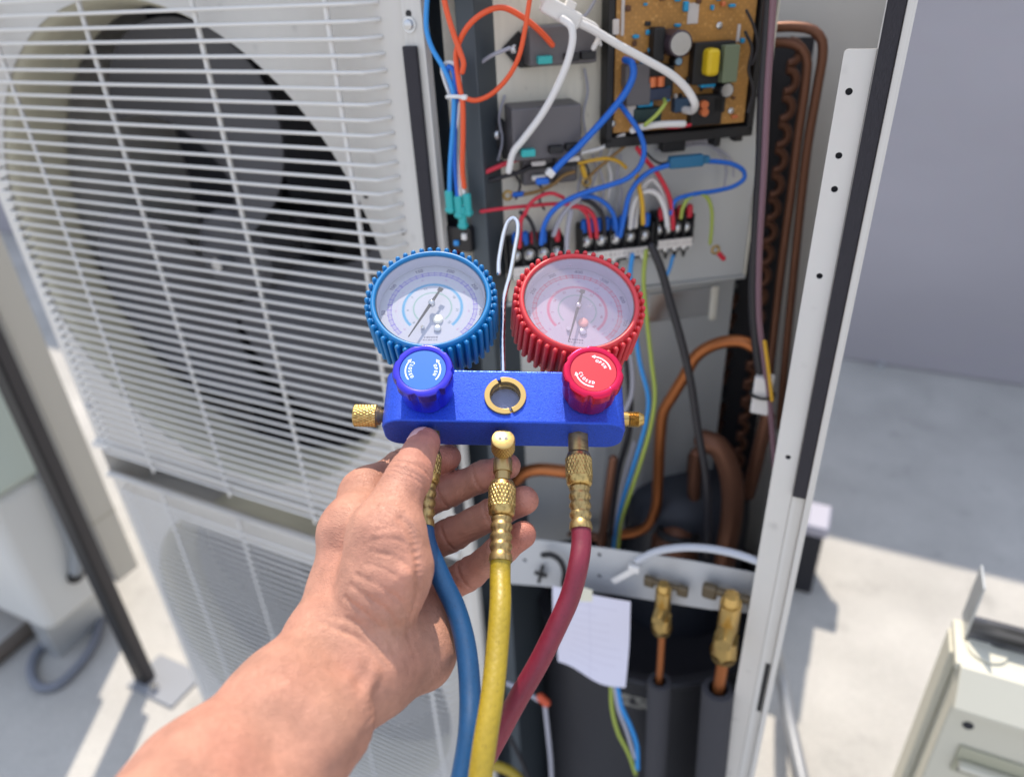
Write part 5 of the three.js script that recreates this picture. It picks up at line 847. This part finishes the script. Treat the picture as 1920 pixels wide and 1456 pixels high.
  tend([[-0.1674,1.1612,0.3754],[-0.1721,1.1505,0.3847],[-0.1767,1.1375,0.3955],[-0.181,1.1228,0.4072],[-0.1847,1.1098,0.4175]], 0.0036, 0.0016); tend([[-0.1768,1.1665,0.3767],[-0.1824,1.1536,0.3879],[-0.1879,1.1407,0.3991],[-0.1935,1.1256,0.4117]], 0.0034, 0.0011); tend([[-0.1728,1.1888,0.3381],[-0.1679,1.1794,0.3418],[-0.1689,1.1702,0.3483]], 0.0050, 0.0014);
  const step = 0.0008, grad = (x, y, z, f) => { const g = new THREE.Vector3(f(x + step, y, z) - f(x - step, y, z), f(x, y + step, z) - f(x, y - step, z), f(x, y, z + step) - f(x, y, z - step)); return g.normalize(); };
  for (const l of lines) l.pts = new THREE.CatmullRomCurve3(l.pts.map((p) => { const q = V(p); for (let k = 0; k < 8; k++) { const d = base(q.x, q.y, q.z); q.addScaledVector(grad(q.x, q.y, q.z, base), -d); } return q; })).getPoints(20).map((p) => p.toArray());
  const lineBox = lines.map((l) => { const b = new THREE.Box3(); l.pts.forEach((p) => b.expandByPoint(V(p))); return b.expandByScalar(0.009); });
  const vv = new THREE.Vector3();
  const sdf = (x, y, z) => {
    let d = base(x, y, z);
    if (Math.abs(d) > 0.005) return d;
    for (const [c, n, R, w, dep] of creases) {
      const px = x - c[0], py = y - c[1], pz = z - c[2], r2 = px * px + py * py + pz * pz; if (r2 > R * R) continue;
      const s = (px * n[0] + py * n[1] + pz * n[2]) / w; if (s > 3 || s < -3) continue;
      const wob = 0.75 + 0.5 * n3(x * 300, y * 300, z * 300, 6); d += dep * wob * Math.exp(-s * s) * Math.min(1, (1 - Math.sqrt(r2) / R) * 4);
    }
    vv.set(x, y, z);
    lines.forEach((l, q) => {
      if (!lineBox[q].containsPoint(vv)) return;
      let m = 1; for (const p of l.pts) { const e = (x - p[0]) ** 2 + (y - p[1]) ** 2 + (z - p[2]) ** 2; if (e < m) m = e; }
      d += l.depth * (l.depth > 0.0018 || l.depth < 0 ? 1 : 0.65) * (0.35 + 1.3 * n3(x * 130, y * 130, z * 130, 12)) * Math.exp(-m / (l.w * l.w));
    });
    d += 0.0011 * (n3(x * 62, y * 62, z * 62, 2) - 0.5) + 0.0005 * (n3(x * 190, y * 190, z * 190, 4) - 0.5);
    return d;
  };
  // surface nets on a grid, only blocks near the surface
  const all = [...palm, ...chains.flat()], lo = [1e9, 1e9, 1e9], hi = [-1e9, -1e9, -1e9];
  for (const s of all) for (const o of [0, 4]) for (let k = 0; k < 3; k++) { lo[k] = Math.min(lo[k], s[o + k] - s[o + 3] - 0.006); hi[k] = Math.max(hi[k], s[o + k] + s[o + 3] + 0.006); }
  const h = 0.00135, N = [0, 1, 2].map((k) => Math.ceil((hi[k] - lo[k]) / h) + 1), B = 8;
  const field = new Float32Array(N[0] * N[1] * N[2]).fill(1);
  const at = (i, j, k) => (k * N[1] + j) * N[0] + i;
  for (let bk = 0; bk < N[2]; bk += B) for (let bj = 0; bj < N[1]; bj += B) for (let bi = 0; bi < N[0]; bi += B) {
    const c = base(lo[0] + (bi + B / 2) * h, lo[1] + (bj + B / 2) * h, lo[2] + (bk + B / 2) * h), reach = B * h * 1.0 + 0.005;
    const skip = Math.abs(c) > reach;
    for (let k = bk; k < Math.min(N[2], bk + B); k++) for (let j = bj; j < Math.min(N[1], bj + B); j++) for (let i = bi; i < Math.min(N[0], bi + B); i++)
      field[at(i, j, k)] = skip ? Math.sign(c) : sdf(lo[0] + i * h, lo[1] + j * h, lo[2] + k * h);
  }
  const P = [], I = [], vid = new Int32Array(N[0] * N[1] * N[2]).fill(-1);
  const E = [[0, 1], [2, 3], [4, 5], [6, 7], [0, 2], [1, 3], [4, 6], [5, 7], [0, 4], [1, 5], [2, 6], [3, 7]];
  for (let k = 0; k < N[2] - 1; k++) for (let j = 0; j < N[1] - 1; j++) for (let i = 0; i < N[0] - 1; i++) {
    const v = [], o = [[0, 0, 0], [1, 0, 0], [0, 1, 0], [1, 1, 0], [0, 0, 1], [1, 0, 1], [0, 1, 1], [1, 1, 1]]; let neg = 0;
    const b0 = at(i, j, k), sx = 1, sy = N[0], sz = N[0] * N[1];
    v[0] = field[b0]; v[1] = field[b0 + sx]; v[2] = field[b0 + sy]; v[3] = field[b0 + sx + sy]; v[4] = field[b0 + sz]; v[5] = field[b0 + sz + sx]; v[6] = field[b0 + sz + sy]; v[7] = field[b0 + sz + sx + sy];
    for (let q = 0; q < 8; q++) if (v[q] < 0) neg++;
    if (neg === 0 || neg === 8) continue;
    let x = 0, y = 0, z = 0, n = 0;
    for (const [a, b] of E) if ((v[a] < 0) !== (v[b] < 0)) { const t = v[a] / (v[a] - v[b]); x += o[a][0] + (o[b][0] - o[a][0]) * t; y += o[a][1] + (o[b][1] - o[a][1]) * t; z += o[a][2] + (o[b][2] - o[a][2]) * t; n++; }
    vid[b0] = P.length / 3;
    P.push(lo[0] + (i + x / n) * h, lo[1] + (j + y / n) * h, lo[2] + (k + z / n) * h);
  }
  const quad = (a, b, c, d, f) => { if (a < 0 || b < 0 || c < 0 || d < 0) return; f ? I.push(a, b, c, a, c, d) : I.push(a, c, b, a, d, c); };
  for (let k = 1; k < N[2] - 1; k++) for (let j = 1; j < N[1] - 1; j++) for (let i = 1; i < N[0] - 1; i++) {
    const b0 = at(i, j, k), s0 = field[b0] < 0, sx = 1, sy = N[0], sz = N[0] * N[1];
    if (s0 !== (field[b0 + sx] < 0)) quad(vid[b0 - sy - sz], vid[b0 - sz], vid[b0], vid[b0 - sy], s0);
    if (s0 !== (field[b0 + sy] < 0)) quad(vid[b0 - sx - sz], vid[b0 - sx], vid[b0], vid[b0 - sz], s0);
    if (s0 !== (field[b0 + sz] < 0)) quad(vid[b0 - sx - sy], vid[b0 - sy], vid[b0], vid[b0 - sx], s0);
  }
  const g = new THREE.BufferGeometry();
  g.setAttribute('position', new THREE.Float32BufferAttribute(P, 3)); g.setIndex(I);
  // smooth normals from the field, uv along and around the arm, skin tone per vertex
  const nv = P.length / 3, nor = new Float32Array(nv * 3), uv = new Float32Array(nv * 2), col = new Float32Array(nv * 3);
  const ax = V(wA).lerp(V(wB), 0.5), axd = ax.clone().sub(V(eA).lerp(V(eB), 0.5)).normalize(), s1 = new THREE.Vector3(0.3, 1, 0.2).cross(axd).normalize(), s2 = axd.clone().cross(s1);
  const tips = [thumb[3], index[3], middle[3], ring[3], pinky[3]], knuck = [middle[1], ring[1], pinky[1], thumb[2], index[0]];
  for (let i = 0; i < nv; i++) {
    const x = P[3 * i], y = P[3 * i + 1], z = P[3 * i + 2], n = grad(x, y, z, sdf);
    nor.set([n.x, n.y, n.z], 3 * i);
    const d = new THREE.Vector3(x, y, z).sub(ax);
    uv[2 * i] = Math.atan2(d.dot(s1), d.dot(s2)) * 0.036 / 0.03; uv[2 * i + 1] = d.dot(axd) / 0.03;
    let red = 0; for (const t of tips) red = Math.max(red, Math.exp(-((x - t[0]) ** 2 + (y - t[1]) ** 2 + (z - t[2]) ** 2) / 0.00025)); for (const t of knuck) red = Math.max(red, 0.45 * Math.exp(-((x - t[0]) ** 2 + (y - t[1]) ** 2 + (z - t[2]) ** 2) / 0.0002));
    const m = 0.88 + 0.24 * (n3(x * 120, y * 120, z * 120, 9) - 0.5) + 0.14 * (n3(x * 420, y * 420, z * 420, 3) - 0.5), pk = 0.12 * (n3(x * 45, y * 45, z * 45, 5) - 0.5);
    col.set([m * (0.56 + 0.02 * red), m * (0.270 - 0.06 * red - pk * 0.3), m * (0.185 - 0.03 * red - pk * 0.2)], 3 * i);
  }
  g.setAttribute('normal', new THREE.BufferAttribute(nor, 3)); g.setAttribute('uv', new THREE.BufferAttribute(uv, 2)); g.setAttribute('color', new THREE.BufferAttribute(col, 3));
  const pores = tex(512, (u, v, i, j) => { const a = fbm(u * 26, v * 60, 1, 3, 1); const w1 = Math.abs(fbm(u * 24 , v * 48, 24 * 48, 33, 3) - 0.5) * 2, w2 = Math.abs(fbm(u * 40 + 7, v * 36, 1440, 35, 3) - 0.5) * 2; return 0.25 + 0.55 * Math.min(1, 2.4 * Math.min(w1, w2)) + 0.12 * hash2(i, j, 6); });
  const rough = tex(256, (u, v, i, j) => 0.34 + 0.2 * fbm(u * 20, v * 20, 20, 44, 4), false);
  const person = thing('person', 'bare left forearm and hand gripping the manifold, thumb in front and fingers behind', 'person', oA.slice(0, 3));
  const body = mesh('forearm_and_hand', g, phys({ vertexColors: true, roughness: 1, roughnessMap: rough, bumpMap: pores, bumpScale: 0.00045, sheen: 0.25, sheenRoughness: 0.5, sheenColor: new THREE.Color(0.9, 0.5, 0.4), specularIntensity: 0.7 }), person);
  body.position.set(-oA[0], -oA[1], -oA[2]);
  // thumb nail laid on the skin
  const tip = V(thumb[3]), ta = tip.clone().sub(V(thumb[2])).normalize(), nn = new THREE.Vector3(-0.2969,0.7747,0.5789).normalize();
  nn.addScaledVector(ta, -nn.dot(ta)).normalize(); const sd = ta.clone().cross(nn);
  const NP = [], NI = [], na = 14, nb = 14;
  for (let i = 0; i <= na; i++) for (let j = 0; j <= nb; j++) {
    const a = -0.0065 + 0.0135 * i / na, wd = 0.0062 * (1 - 0.16 * Math.pow(Math.abs(i / na - 0.55) * 2, 4)), b = wd * (j / nb * 2 - 1);
    const cut = i === 0 || i === na || j === 0 || j === nb ? 0.0004 : 0;
    const rim = Math.hypot((i / na - 0.5) * 2, (j / nb - 0.5) * 2), lift = rim > 1.18 ? -0.0006 : 0.00045 - cut;
    const p = tip.clone().addScaledVector(ta, a).addScaledVector(sd, b).addScaledVector(nn, 0.016), q = p.clone();
    for (let k = 0; k < 40; k++) { const d = base(q.x, q.y, q.z); if (d < 0.0001) break; q.addScaledVector(nn, -d * 0.9); }
    q.addScaledVector(nn, lift); NP.push(q.x, q.y, q.z);
  }
  for (let i = 0; i < na; i++) for (let j = 0; j < nb; j++) { const a = i * (nb + 1) + j, b = a + nb + 1; NI.push(a, b, a + 1, b, b + 1, a + 1); }
  const ng = new THREE.BufferGeometry(); ng.setAttribute('position', new THREE.Float32BufferAttribute(NP, 3)); ng.setIndex(NI); ng.computeVertexNormals();
  const nm = mesh('thumb_nail', ng, phys({ color: '#dcaea4', roughness: 0.28, side: THREE.DoubleSide }), person); nm.position.copy(body.position);
}
renderer.setSize(1024, 776);
renderer.render(scene, camera);
